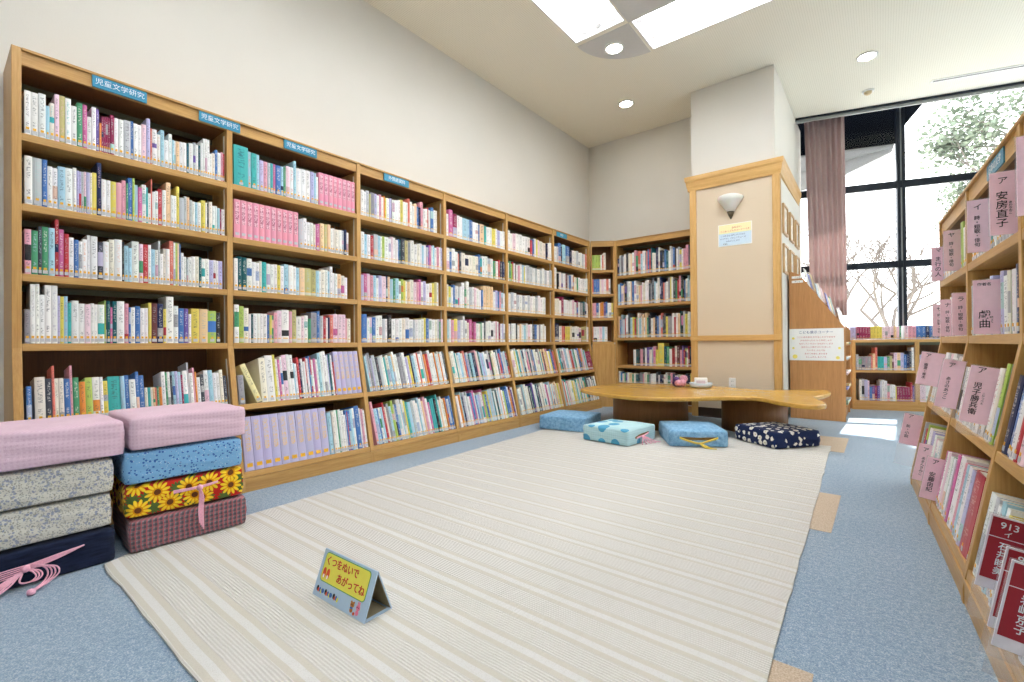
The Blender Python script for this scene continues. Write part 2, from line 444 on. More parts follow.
# pillar clad in oak and fabric
PX0, PX1, PY0, PY1 = -1.771, -.869, 5.67, 7.75
pil = empty('column'); tag(pil, kind='structure')
obj('column_core', B((PX0 + .012, PY0 + .012, 0), (PX1 - .012, PY1, CZ)), M['wall'], pil)
tr = M['wood_trim']
px0, px1, py = PX0 - .006, PX1 + .036, PY0
obj('fabric_panel', B((PX0, py - .004, 0.1), (PX1 + .02, py + .012, 2.70)), M['fabric_panel'], pil)
obj('fabric_panel', B((PX1 - .012, py, 0.1), (PX1 + .022, 7.27, 2.70)), M['wall'], pil)
for x0, x1 in ((px0, px0 + .075), (px1 - .075, px1)):
    obj('corner_post', B((x0, py - .022, 0), (x1, py + .02, 2.70)), tr, pil, bevel=.004)
obj('corner_post', B((px1 - .02, py - .02, 0), (px1, py + .06, 2.70)), tr, pil, bevel=.004)
obj('middle_rail', B((px0 - .004, py - .03, .885), (px1 + .004, py - .003, .948)), M['wood_trim_h'], pil, bevel=.004)
obj('plinth', B((px0, py - .018, 0), (px1, py + .0, .11)), M['dark_plinth'], pil)
prof = [(0, 2.665), (.024, 2.665), (.027, 2.69), (.036, 2.72), (.042, 2.765), (.052, 2.785), (.055, 2.83), (0, 2.83)]   # (outward, z)
cm = MB(); vs = []
path = [(PX0, 7.0, -1, 0), (PX0, py, -1, -1), (px1 - .015, py, 1, -1), (px1 - .035, 7.2, 1, 0)]
for X_, Y_, ox, oy in path:
    for o_, z_ in prof: vs.append((X_ + ox * o_, Y_ + oy * o_, z_))
n = len(prof)
fs = [[a * n + i, a * n + (i + 1) % n, (a + 1) * n + (i + 1) % n, (a + 1) * n + i] for a in range(3) for i in range(n)] + [list(range(n)), [3 * n + i for i in range(n)][::-1]]
cm.add(vs, fs); obj('crown_moulding', cm, M['wood_trim_h'], pil)

# window wall (angled)
M['frame'] = plain('dark_window_frame', (22, 30, 42), .35, .5, .05, 20, .3)
M['rail'] = plain('grey_curtain_rail', (168, 170, 168), .4, .5)
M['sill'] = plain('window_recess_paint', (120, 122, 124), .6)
m, nt, b = newmat('clear_glass'); g = NT(nt)
trn = g.n('ShaderNodeBsdfTransparent'); gl = g.n('ShaderNodeBsdfGlossy'); gl.inputs['Roughness'].default_value = .02
fr = g.n('ShaderNodeFresnel'); mx = g.n('ShaderNodeMixShader')
g.l(g.math('MULTIPLY', fr.outputs[0], .25), mx.inputs[0]); g.l(trn.outputs[0], mx.inputs[1]); g.l(gl.outputs[0], mx.inputs[2])
for nd in list(nt.nodes):
    if nd.type == 'OUTPUT_MATERIAL': g.l(mx.outputs[0], nd.inputs[0])
M['glass'] = m
OW = .42; WTOP = 4.12
wn = empty('window_1', FW); tag(wn, kind='structure')
obj('lower_wall', B((-.3, OW - .02, 0), (5.9, OW + .1, .80)), M['wall'], wn)
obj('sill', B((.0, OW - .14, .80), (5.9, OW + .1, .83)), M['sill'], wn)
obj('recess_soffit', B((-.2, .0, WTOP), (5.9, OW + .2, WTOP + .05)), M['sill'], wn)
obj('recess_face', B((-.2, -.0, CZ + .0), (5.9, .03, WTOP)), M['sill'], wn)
ss = [.03, 1.265, 2.80, 4.05, 5.3]
obj('head', B((.0, OW - .05, WTOP - .05), (5.9, OW + .05, WTOP)), M['frame'], wn)
for a, z0, z1 in ((0, 2.895, 2.99), (0, 1.84, 1.93), (0, .83, .9)):
    obj('transom', B((.0, OW - .025, z0), (5.9, OW + .02, z1)), M['frame'], wn, bevel=.004)
for i, s in enumerate(ss):
    w = .045 if i else .06
    obj('mullion', B((s - w, OW - .03, .83), (s - .010, OW + .03, WTOP)), M['frame'], wn)
    obj('mullion', B((s + .010, OW - .03, .83), (s + w, OW + .03, WTOP)), M['frame'], wn)
    obj('mullion_strip', B((s - .010, OW - .015, .83), (s + .010, OW + .015, WTOP)), M['rail'], wn)
for i in range(4):
    for z0, z1 in ((.9, 1.84), (1.93, 2.895), (2.99, WTOP - .05)):
        obj('pane', B((ss[i] + .06, OW - .004, z0), (ss[i + 1] - .06, OW + .004, z1)), M['glass'], wn)
# curtain track along the ceiling edge
ct = empty('curtain_rail', FW @ T(0, 0, CZ)); tag(ct, 'grey double curtain track running along the ceiling edge above the tall window', 'curtain rail')
obj('track', B((.0, -.03, -.02), (5.7, -.002, -.001)), M['frame'], ct)
obj('track_cover', B((.0, .0, -.055), (5.7, .03, -.004)), M['rail'], ct, bevel=.004)

# ------------------------------------------------------------------ outdoors
M['ground'] = plain('outdoor_ground', (206, 204, 196), .9, .2, .1, 3)
tag(obj('ground_outside', B((-14, 9.95, -.4), (30, 60, -.3)), M['ground']), kind='structure')
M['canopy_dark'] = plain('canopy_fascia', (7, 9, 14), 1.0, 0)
M['canopy_grey'] = plain('canopy_soffit', (176, 176, 176), .7)
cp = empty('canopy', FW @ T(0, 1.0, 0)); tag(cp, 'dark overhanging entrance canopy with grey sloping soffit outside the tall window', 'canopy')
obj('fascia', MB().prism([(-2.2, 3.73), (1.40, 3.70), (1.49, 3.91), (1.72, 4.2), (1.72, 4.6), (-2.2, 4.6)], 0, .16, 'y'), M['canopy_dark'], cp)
obj('soffit', MB().prism([(-2.2, 2.55), (.2, 3.16), (.77, 3.33), (1.37, 3.59), (1.40, 3.70), (-2.2, 3.73)], .02, .14, 'y'), M['canopy_grey'], cp)
obj('joint_strip', MB().prism([(-2.2, 3.02), (1.30, 3.64), (1.30, 3.65), (-2.2, 3.035)], .0, .02, 'y'), M['rail'], cp)

M['bark'] = plain('pale_bark', (116, 109, 104), .9, .1, .15, 12)
m, nt, b = newmat('tree_leaf'); g = NT(nt)
n = g.noise(g.obj(), 1.5, 3); g.l(g.ramp(n, [(.3, s2l((96, 110, 94))), (.7, s2l((132, 144, 126)))]), b.inputs['Base Color']); b.inputs['Roughness'].default_value = .6
b.inputs['Transmission Weight'].default_value = 0
M['leaf'] = m
def branches(mb, p, d, L, r, depth, rng, tips, spread=.55):
    q = p; pts = [p]
    for _ in range(3):
        d = (d + V((rng.uniform(-1, 1), rng.uniform(-1, 1), rng.uniform(-.4, 1))) * .14).normalized(); q = q + d * L / 3; pts.append(q)
    mb.tube(pts, [r, r * .9, r * .78, r * .62], 5)
    tips.append((q, d))
    if depth == 0: return
    for k in range(rng.choice((2, 3, 3))):
        a = V((rng.uniform(-1, 1), rng.uniform(-1, 1), rng.uniform(-.35, .8))).normalized()
        branches(mb, pts[rng.choice((2, 3, 3))], (d * (1 - spread * .4) + a * spread).normalized(), L * rng.uniform(.62, .84), r * .58, depth - 1, rng, tips, spread)
rng = random.Random(4)
for i, (s, off, sc, nm) in enumerate(((3.35, 7.6, 1.0, 'slender bare tree with pale branches, straight outside the middle window pane'), (3.2, 13.5, 1.35, 'taller bare tree farther off, behind the slender one'))):
    DEP = 5 - i; bt = empty('bare_tree', FW @ T(s, off, -.3)); tag(bt, nm, 'tree')
    tr_ = MB(); tp = []
    trunk_top = V((.05, 0, 1.1 * sc)); tr_.tube([(0, 0, 0), (.02, 0, .55 * sc), trunk_top], [.13 * sc, .11 * sc, .1 * sc], 8); obj('trunk', tr_, M['bark'], bt)
    br = MB()
    for k in range(5):
        a = k * 1.3 + i; branches(br, V(trunk_top), V((math.cos(a) * .55, math.sin(a) * .55, 1)).normalized(), 1.15 * sc, .06 * sc, DEP, rng, tp, .75)
    obj('branch_crown', br, M['bark'], bt)
for i, (s, off, H, R, nm) in enumerate(((7.4, 9.0, 8.8, 2.1, 'tall pale green leafy tree outside, high above the pink-carded bookcase'), (10.2, 17.0, 8.0, 1.9, 'smaller leafy tree farther away, beside the tall leafy tree'))):
    et = empty('leafy_tree', FW @ T(s, off, -.3)); tag(et, nm, 'tree')
    tk = MB(); tp = []
    tk.tube([(0, 0, 0), (.03, .02, H * .4), (0, .05, H * .78)], [.17, .15, .08], 8); obj('trunk', tk, M['bark'], et)
    br = MB()
    for k in range(9):
        a = k * 2.4; branches(br, V((0, .05, H * (.5 + .03 * k))), V((math.cos(a), math.sin(a), .75)).normalized(), R * .62, .05, 3, rng, tp, .6)
    obj('branch', br, M['bark'], et)
    lf = MB()
    for q, d in tp:
        for _ in range(24):
            c = q + V((rng.gauss(0, .2), rng.gauss(0, .2), rng.gauss(0, .16)))
            a = V((rng.uniform(-1, 1), rng.uniform(-1, 1), rng.uniform(-.6, .6))).normalized(); w = a.cross(V((rng.uniform(-1, 1), rng.uniform(-1, 1), 1))).normalized()
            L = rng.uniform(.11, .18); W_ = L * .4
            lf.add([c, c + a * L * .5 + w * W_, c + a * L, c + a * L * .5 - w * W_], [(0, 1, 2, 3)])
    obj('foliage', lf, M['leaf'], et)

# ------------------------------------------------------------------ ceiling lights
M['tube'] = emit('fluorescent_tube', (.965, .98, 1.0), 14.5)
M['louver'] = plain('light_reflector', (236, 236, 236), .3, .5, .02, 20)
def troffer(h, label):
    x0, x1, y0, y1 = h; t = empty('ceiling_light', T((x0 + x1) / 2, (y0 + y1) / 2, CZ)); tag(t, label, 'ceiling light', 'recessed fluorescent ceiling lights')
    a, b_ = (x1 - x0) / 2, (y1 - y0) / 2; al = a > b_
    Mr = Matrix() if not al else RZ(PI / 2)
    w, l = (min(a, b_), max(a, b_))
    hs = MB(); hs.box((-w, -l, .145), (w, l, .155)); hs.box((-w, -l, -.0), (-w + .012, l, .145)); hs.box((w - .012, -l, -.0), (w, l, .145)); hs.box((-w, -l, -.0), (w, -l + .012, .145)); hs.box((-w, l - .012, -.0), (w, l, .145))
    obj('housing', hs, M['louver'], t, Mr)
    for k in (-1, 0, 1):
        obj('tube', MB().tube([(k * .155, -l + .07, .085), (k * .155, l - .07, .085)], .042, 12), M['tube'], t, Mr)
        for e in (-1, 1): obj('lamp_holder', B((k * .155 - .03, e * (l - .04) - .028, .045), (k * .155 + .03, e * (l - .04) + .028, .143)), M['louver'], t, Mr)
        if k < 1: obj('louver', B((k * .155 + .0735, -l + .012, .02), (k * .155 + .0815, l - .012, .145)), M['louver'], t, Mr)
for h in holes: troffer(h, 'recessed three-tube fluorescent ceiling light of a light ring extended out of view for fill')  # only those by the far-left corner are seen; the rest are added as fill
M['lamp'] = emit('downlight_lamp', (1.0, .96, .88), 70.0)
for x, y, lb in ((-2.09, 4.325, 'round white downlight in the grey corner of the light ring'), (-2.47, 5.43, 'round white downlight over the bookcase corner, nearest the back wall'),
             (-.092, 6.137, 'round white downlight between pillar and window')):
    dl = empty('downlight', T(x, y, CZ)); tag(dl, lb, 'downlight')
    z = -.0042 if y < 5 else 0
    obj('trim_ring', MB().lathe([(.074, z), (.095, z), (.093, z - .01), (.078, z - .013), (.074, z)], 32), M['white'], dl, smooth=True)
    obj('lamp', MB().lathe([(.0001, z - .008), (.073, z - .008), (.073, z - .0005), (.0001, z - .0005)], 32), M['lamp'], dl)
sd = empty('smoke_detector', T(-.1, 7.0, CZ)); tag(sd, 'small round cream smoke detector on the ceiling by the window', 'smoke detector')
obj('base', MB().lathe([(.0001, 0), (.06, 0), (.06, -.015), (.0001, -.015)], 24), M['white'], sd, smooth=False)
M['cream'] = plain('cream_plastic', (226, 204, 160), .4)
obj('sensor_cap', MB().lathe([(.0001, -.015), (.042, -.015), (.036, -.035), (.018, -.05), (.0001, -.052)], 24), M['cream'], sd, smooth=True)
cv = empty('ceiling_vent', FW @ T(1.90, -.44, CZ)); tag(cv, 'thin linear air slot in the ceiling parallel to the window', 'vent')
obj('slot_frame', B((-.62, -.035, -.006), (.9, .035, 0)), M['white'], cv)
obj('slot', B((-.6, -.012, -.008), (.88, .012, -.005)), M['frame'], cv)

# curtain
m, nt, b = newmat('mauve_curtain_cloth'); g = NT(nt)
n = g.noise(g.obj(), 60); g.l(g.ramp(n, [(.3, s2l((190, 174, 170))), (.7, s2l((202, 186, 182)))]), b.inputs['Base Color']); b.inputs['Roughness'].default_value = .9
tl = g.n('ShaderNodeBsdfTranslucent'); tl.inputs[0].default_value = (*s2l((214, 194, 192)), 1); mx = g.n('ShaderNodeMixShader'); mx.inputs[0].default_value = .4
g.l(b.outputs[0], mx.inputs[1]); g.l(tl.outputs[0], mx.inputs[2])
for nd in nt.nodes:
    if nd.type == 'OUTPUT_MATERIAL': g.l(mx.outputs[0], nd.inputs[0])
M['curtain'] = m
cu = empty('curtain', FW @ T(0, .24, 0)); tag(cu, 'mauve pleated curtain gathered beside the pillar at the window', 'curtain')
n = 90; zs = [1.21, 1.5, 2.0, 2.6, 3.2, 3.6, 3.80, 4.02]; vs = []; cm = MB()
for j, z in enumerate(zs):
    for i in range(n + 1):
        f = i / n; flare = 1 - .05 * (z - 1.16)
        s = .135 + .475 * f + .07 * (1 - (z - 1.16) / 2.9) * (1 - f)
        amp = .028 + .012 * math.sin(f * 9 + 1)
        y = amp * math.sin(f * 2 * PI * 7.5 + .5 * math.sin(z * 1.3 + f * 5)) + .008 * math.sin(f * 41 + z)
        vs.append((s, y, z))
fs = [[j * (n + 1) + i, j * (n + 1) + i + 1, (j + 1) * (n + 1) + i + 1, (j + 1) * (n + 1) + i] for j in range(len(zs) - 1) for i in range(n)]
cm.add(vs, fs); co = obj('cloth', cm, M['curtain'], cu, smooth=True)
sm = co.modifiers.new('thick', 'SOLIDIFY'); sm.thickness = .004
obj('heading_tape', B((.14, -.012, 4.02), (.66, .012, 4.05)), M['curtain'], cu)

# ------------------------------------------------------------------ bookcases
def bookcase(name, label, F, xs, T_, shelves, D, slope_from=None, prot=.0, extra=(), top_h=.076, group=None):
    """xs: upright centres; shelves: tops of the level boards; slope_from: height where the leaning lower part begins"""
    root = empty(name, F); tag(root, label, 'bookcase', group)
    w = .0165; wv, wh = M['wood_v'], M['wood_h']
    def front(z): return 0 if slope_from is None or z >= slope_from else -prot * min(1.0, (slope_from - z) / (slope_from - .05))
    for i, x in enumerate(xs):
        if slope_from is None: pts = [(0, 0), (D, 0), (D, T_), (0, T_)]
        else: pts = [(-prot, 0), (D, 0), (D, T_), (0, T_), (0, slope_from), (-prot, .05)]
        obj('upright', MB().prism(pts, x - w, x + w, 'x'), wv, root, bevel=.002)
    a, b_ = xs[0], xs[-1]
    obj('top_board', B((a + w, -.004, T_ - .013), (b_ - w, D, T_)), wh, root, bevel=.002)
    obj('back_panel', B((a + w, D - .012, .05), (b_ - w, D, T_ - .002)), M['wood_shade'], root)
    obj('base_board', B((a - w, front(0) + .004, 0), (b_ + w, front(0) + .022, .082)), wh, root)
    for k in range(len(xs) - 1):
        l, r = xs[k] + w, xs[k + 1] - w
        obj('header', B((l, .008, T_ - top_h), (r, .024, T_ - .014)), wh, root)
        obj('under_panel', B((l, .024, T_ - top_h), (r, D - .012, T_ - top_h + .012)), M['wood_shade'], root)  # underside of the same wood, its shade put in by the darker colour
        obj('shelf_rail', B((l, D - .12, T_ - top_h - .03), (r, D - .11, T_ - top_h)), M['metal'], root)
        for z in shelves:
            obj('shelf', B((l, .001, z - .035), (r, D - .012, z)), wh, root, bevel=.002)
            if slope_from is None or z > slope_from + .1: obj('shelf_rail', B((l, D - .12, z - .065), (r, D - .11, z - .035)), M['metal'], root)
        if slope_from is not None:
            th = math.atan2(prot, slope_from - .05)
            for z in extra:
                Mx = T(0, front(z), z) @ RX(-th)
                obj('sloping_shelf', B((l, .002, -.034), (r, D + prot * .75 - (slope_from - z) * .0 - .13, -.0)), wh, root, Mx, bevel=.002)
        if slope_from is None: zb = shelves[-1]
        else: zb = slope_from
        for yy in (.035, D - .05):
            obj('shelf_standard', B((r - .003, yy, zb + .005), (r, yy + .012, T_ - top_h - .03)), M['standard'], root)
        if slope_from is not None:
            th = math.atan2(prot, slope_from - .05)
            for z in extra:
                Mx = T(0, front(z), z) @ RX(-th)
                obj('shelf_standard', B((r - .003, .03, .01), (r, .042, .29)), M['standard'], root, Mx)
    return root

FL = frame((-3.126, .2565, 0), (0, 1, 0))
xsL = [0, .9, 1.8, 2.7, 3.6, 4.5, 5.39]
SH = [1.874, 1.545, 1.217, .89]; PROT = .166; SL = .87; THL = math.atan2(PROT, SL - .05)
lb = bookcase('bookcase', 'long honey-wood bookcase along the whole left wall, six bays wide', FL, xsL, 2.272, SH, .355, SL, PROT, (.515, .118))
# blue section plates on the header
M['plate'] = plain('blue_plate', (58, 142, 176), .4)
M['ink_white'] = plain('white_ink', (230, 238, 240), .5)
M['ink_black'] = plain('black_ink', (34, 28, 32), .6)
M['ink_red'] = plain('red_ink', (196, 52, 44), .6)
M['ink_blue'] = plain('blue_ink', (60, 84, 130), .6)
for y0, y1, tx, wh_ in ((.521, .745, '児童文学研究', 'first of four plates on the long bookcase, left end'), (.992, 1.216, '児童文学研究', 'second of four plates, where the first two bays meet'),
                   (1.49, 1.72, '児童文学研究', 'third of four plates, over the pink volumes'), (2.29, 2.54, '外国語資料', 'fourth of four plates, over the third bay')):
    p = empty('section_plate', FL @ T((y0 + y1) / 2 - .2565, 0.0075, 2.2275)); tag(p, f'blue section plate on header, {wh_}', 'sign', 'blue section plates')
    L = (y1 - y0) / 2
    pp = obj('plate', B((-L, -.011, -.029), (L, -.0078 if 'meet' in wh_ else 0, .0285)), M['plate'], p)
    obj('lettering', text_mesh(tx, .034, M['ink_white']), M['ink_white'], pp, T(0, -.0116, 0) @ RX(PI / 2))
p = empty('section_plate', FL @ T(4.7, .0075, 2.2275)); tag(p, 'small blue plate on the header over the last bay of the long bookcase', 'sign')
pp = obj('plate', B((-.12, -.004, -.029), (.12, 0, .029)), M['plate'], p); obj('lettering', text_mesh('絵本', .034, M['ink_white']), M['ink_white'], pp, T(0, -.0046, 0) @ RX(PI / 2))

# --- rows of the first bay, left to right as in the photograph (letter colour, width, height)
R1 = "W5.21 W6.21 W6.21 c3.16 w4.18 i4.23 d5.23 W5.23 W5.20 G5.22 P4.22 W4.17 W4.22 u3.22 o2.15 m2.19 m2.19 m2.19 m2.19 m4.21 W4.20 W5.20 g7.20 b3.21 W4.20 W4.20 i5.21 U4.25 s2.20 W5.20 W4.18 c4.21 W5.16 W4.20 c2.17 W2.17 O4.17 W4.17 W4.17 T3.17 W5.18 g3.19 W3.18 T3.18 W3.20 W2.23 W3.23 W3.23 W3.15 w4.16 b3.18 W2.17 W2.17 p3.18 r2.17"
R2 = "W6.23 g7.23 b4.23 W4.20 W4.20 c6.21 W6.21 W3.22 U2.21 U2.21 g2.21 i2.21 U3.21 w2.21 y4.22 B4.27 W4.19 W4.19 y5.19 p5.19 p4.21 G2.20 b4.23 l2.23 c3.20 P4.19 W4.21 t2.20 W3.17 s1.25 W3.18 W3.19 r4.20 W4.20 O5.25 W3.18 W3.18 y3.24 g5.18 g3.19 O3.19 g3.18 W3.17 c3.17 W4.17 y5.19 W2.18 k2.18 w4.19 W3.17 W3.17 c3.16 m2.16 W4.16"
R3 = "p5.21 G5.21 K3.23 G5.23 c5.23 r3.28 P4.23 r4.21 W4.20 b4.19 W3.18 W4.20 W3.22 W6.22 K5.19 W5.20 w5.21 W7.22 k2.21 c4.19 c3.18 W7.22 i4.21 r5.21 W3.21 c4.19 W3.19 g2.24 W3.17 w3.20 W4.20 s4.25 W2.24 l2.24 O2.24 b2.24 W3.19 W3.17 g2.16 W4.17 W4.18 w4.18 T3.18 W4.17 W5.17 U5.17 W3.17 W3.17 U5.17 _3"
R4 = "e4.16 W4.28 W3.28 W4.23 W5.28 W5.28 U2.23 y3.23 c3.23 t3.20 W6.21 W5.20 i5.20 W3.20 W3.20 W6.20 l1.22 K1.22 T3.22 P2.19 T4.22 W7.22 p4.21 b2.19 W4.19 b5.20 W4.19 W4.19 y3.22 n6.22 B6.22 y3.19 W8.26 W5.21 b6.20 u5.20 W3.17 y9.20 O10.20 l10.19 k5.18 _6"
R5 = "b4.18 _2 w8.22 K5.21 s2.27 w3.21 w4.21 b5.21 p2.27 G5.21 o5.19 l6.21 W6.21 W3.21 y4.19 t11.21 c4.21 b4.21 W6.19 b3.23 b5.21 w3.14 t3.14 w2.14 O2.14 s2.14 G2.14 o3.14 W4.22 G2.22 W3.22 K2.20 c3.22 U3.22 c3.22 m2.20 W5.22 g2.27 W4.21 p2.24 o2.21 W4.18 K4.20 W5.22 c5.22 W4.20 W4.20 w4.22 K4.18 _3"
R21 = "t10.25 c2.23 t4.23 c2.23 U3.20 p3.20 g2.20 t2.20 P2.20 b4.20 c2.20 G2.20 i3.21 W3.21 c2.26 W4.22 W4.22 W4.22 U3.22 c2.22 W2.20"
R22 = "g4.20 W3.21 W3.19 W3.19 w2.18 P4.19 O4.20 d3.20 O3.20 W2.18 w2.18 w4.18 W3.18 g2.18 B3.19 W2.17 _7"
R23 = "W3.20 T3.21 T4.21 W4.21 W3.19 W3.19 w2.20 t4.20 W3.19 W3.19 W3.19 y3.19 W3.19 c4.20 W4.20 W3.19 c3.19 O5.19 d6.19 d5.19 c3.18 W2.18 w4.20 W3.20 c2.19 W3.23 W2.18 W3.18 O4.18 w4.17 W3.16 _9"
R24 = "W4.24 l4.23 w4.22 W2.18 T2.18 W3.19 W3.19 W2.19 W4.19 b2.18 y2.18 G2.18 p3.20 i4.21 W7.22 p3.21 d4.22 W5.18 i3.18 W4.19 G3.17 e6.21 b3.22 g4.19 r3.19 W2.18 B2.18 s4.20 i5.21 i5.21 i4.21 p2.18 w4.18 _6"
def rowL(bay, z, toks, name, th=0., x0=None, x1=None, desc='library book', kind='library_book', ypos=None, **k):
    l, r = xsL[bay] + .026, xsL[bay + 1] - .024
    y0 = .012 if th == 0 else -PROT * (SL - z) / (SL - .05) + .006
    bn = ['first', 'second', 'third', 'fourth', 'fifth', 'last'][bay]
    shelf_row(FL, l if x0 is None else x0, r if x1 is None else x1, z, toks, kind, desc, f'{name} of {bn} bay', f'books on the {name} of the {bn} bay', th, y0, **k)
NM = ['top shelf', 'second shelf', 'third shelf', 'fourth shelf', 'upper sloping shelf', 'lower sloping shelf']
for i, (z, rr) in enumerate(zip(SH, (R1, R2, R3, R4))): rowL(0, z, parse(rr), NM[i], seedn=i + 1)
rowL(0, .515, parse(R5), NM[4], THL, seedn=5)
# second bay: the two rows with pink series volumes and the lavender ones
VOL = {}
def volumes(F, x0, x1, z, n, col, h, d, th, y0, where, mark, seedn, tcol):
    rng = random.Random(seedn); t = (x1 - x0) / n
    for i in range(n):
        Mx = F @ T(0, y0, z) @ RX(-th) @ T(x0 + t * (i + .5), rng.uniform(0, .003), .0007)
        c1 = tuple(v * rng.uniform(.95, 1.04) for v in s2l(col)); tt = t * .965
        vs, fs, uvs, a1, a2, nn = cover_mesh(tt, h, d, c1, c1, .5, False, None)
        me = finish_book_mesh('series_volume', vs, fs, uvs, a1, a2, [M['vol']])
        o = bpy.data.objects.new('series_volume', me); link(o); o.matrix_world = Mx
        tag(o, f'{mark} series volume, {ordinal(i + 1)} from left in the set on {where}', 'book', f'{mark} series volumes on {where}')
        bd = min(.0026, tt * .2); obj('page_block', B((-tt / 2 + bd, bd, .003), (tt / 2 - bd, d - .004, h - .003)), M['pages'], o)
        bul = min(.004, tt * .13)
        obj('title_panel', B((-tt * .27, -bul - .0006, h * .36), (tt * .27, -bul * .4 + .001, h * .93)), tcol[0], o)
        obj('spine_label', B((-tt * .3, -bul - .0006, h * .07), (tt * .3, -bul * .4 + .001, h * .14)), tcol[1], o)
m, nt, b = newmat('series_cover'); g = NT(nt); a1 = g.n('ShaderNodeAttribute', attribute_name='bk'); g.l(a1.outputs['Color'], b.inputs['Base Color']); b.inputs['Roughness'].default_value = .38
M['vol'] = m
def title_mat(name, bg, ink, sc):
    m, nt, b = newmat(name); g = NT(nt); n = g.noise(g.obj((150, 150, 130)), 1.0, 2, .6)
    g.l(g.ramp(n, [(.5, s2l(bg)), (.56, s2l(ink))]), b.inputs['Base Color']); b.inputs['Roughness'].default_value = .45; return m
PINKT = (title_mat('pink_title', (240, 196, 206), (176, 92, 118), 1), M['lab_white'])
LAVT = (title_mat('gold_title', (196, 188, 214), (226, 190, 130), 1), M['lab_orange'])
xl, xr = xsL[1] + .026, xsL[2] - .024
def part_x(a, b_, px): return xl + (xr - xl) * px
sp = xl + (xr - xl) * .655
rowL(1, SH[0], parse(R21), NM[0], x1=sp, seedn=11)
volumes(FL, sp + .002, xr, SH[0], 8, (236, 154, 176), .235, .16, 0, .012, 'top shelf of second bay', 'pink', 3, PINKT)
sp = xl + (xr - xl) * .48
volumes(FL, xl, sp, SH[1], 11, (238, 158, 178), .24, .16, 0, .012, 'second shelf of second bay', 'pink', 4, PINKT)
rowL(1, SH[1], parse(R22), NM[1], x0=sp + .003, seedn=12)
rowL(1, SH[2], parse(R23), NM[2], seedn=13)
rowL(1, SH[3], parse(R24), NM[3], seedn=14)
# sloping shelves hold picture books
def y_sl(z): return -PROT * (SL - z) / (SL - .05) + .008
PB = dict(W=46, w=14, g=11, b=9, c=14, r=4, y=4, t=4, G=3, l=2, P=2, p=3, k=2, K=3, B=4, o=3, O=4, n=2, u=2, s=4, e=4, U=3, T=3)
sp = xl + (xr - xl) * .76
PBK = dict(kind='picture_book', desc='picture book', depth=.21, hdef=.27)
toks = parse("e7.18 _20 w8.28! W10.30 y3.30 W3.27 P3.27 W3.29 i6.30 W4.30 W5.30 c2.24 W3.24 r3.28 B3.24 W3.27 W3.25 r2.28 W3.27 b2.29 r2.28 W3.26 P4.27 W3.26 c4.31 W4.31 W5.32 W2.29 U2.29 T3.30 W3.29 r2.24")
rowL(1, .515, toks, NM[4], THL, x1=sp, seedn=15, **PBK)
rgy = random.Random(77)
make_book('picture_book', FL @ T(0, y_sl(.515), .515) @ RX(-THL) @ T(xl + .100, .0, .001) @ RY(-.33) @ T(.0165, 0, 0), .033, .255,   .19, s2l((240, 231, 172)), (.1, .1, .1), .37, False,
          'pale yellow book leaning over to the left on upper sloping shelf of second bay', 'books on the upper sloping shelf of the second bay')
volumes(FL, sp + .002, xr, .515, 5, (190, 184, 218), .315, .2, THL, y_sl(.515), 'upper slope of second bay', 'lavender', 5, LAVT)
sp = xl + (xr - xl) * .64
volumes(FL, xl, sp, .118, 10, (190, 184, 218), .325, .2, THL, y_sl(.118), 'lower slope of second bay', 'lavender', 6, LAVT)
rowL(1, .118, parse("c5.29 _1 w3.29 W3.30 G2.30 W3.30 W4.29 W2.26 b2.29 r1.28 b3.28 c3.29 W3.30 b6.31 W2.29 p3.28 W3.27"), NM[5], THL, x0=sp + .003, seedn=16, **PBK)
rowL(0, .118, parse("W4.27 p4.28 c3.27 W3.28 P4.29 p4.29 W3.28 i3.28"), NM[5], THL, x0=xsL[1] - .26, seedn=17, **PBK)
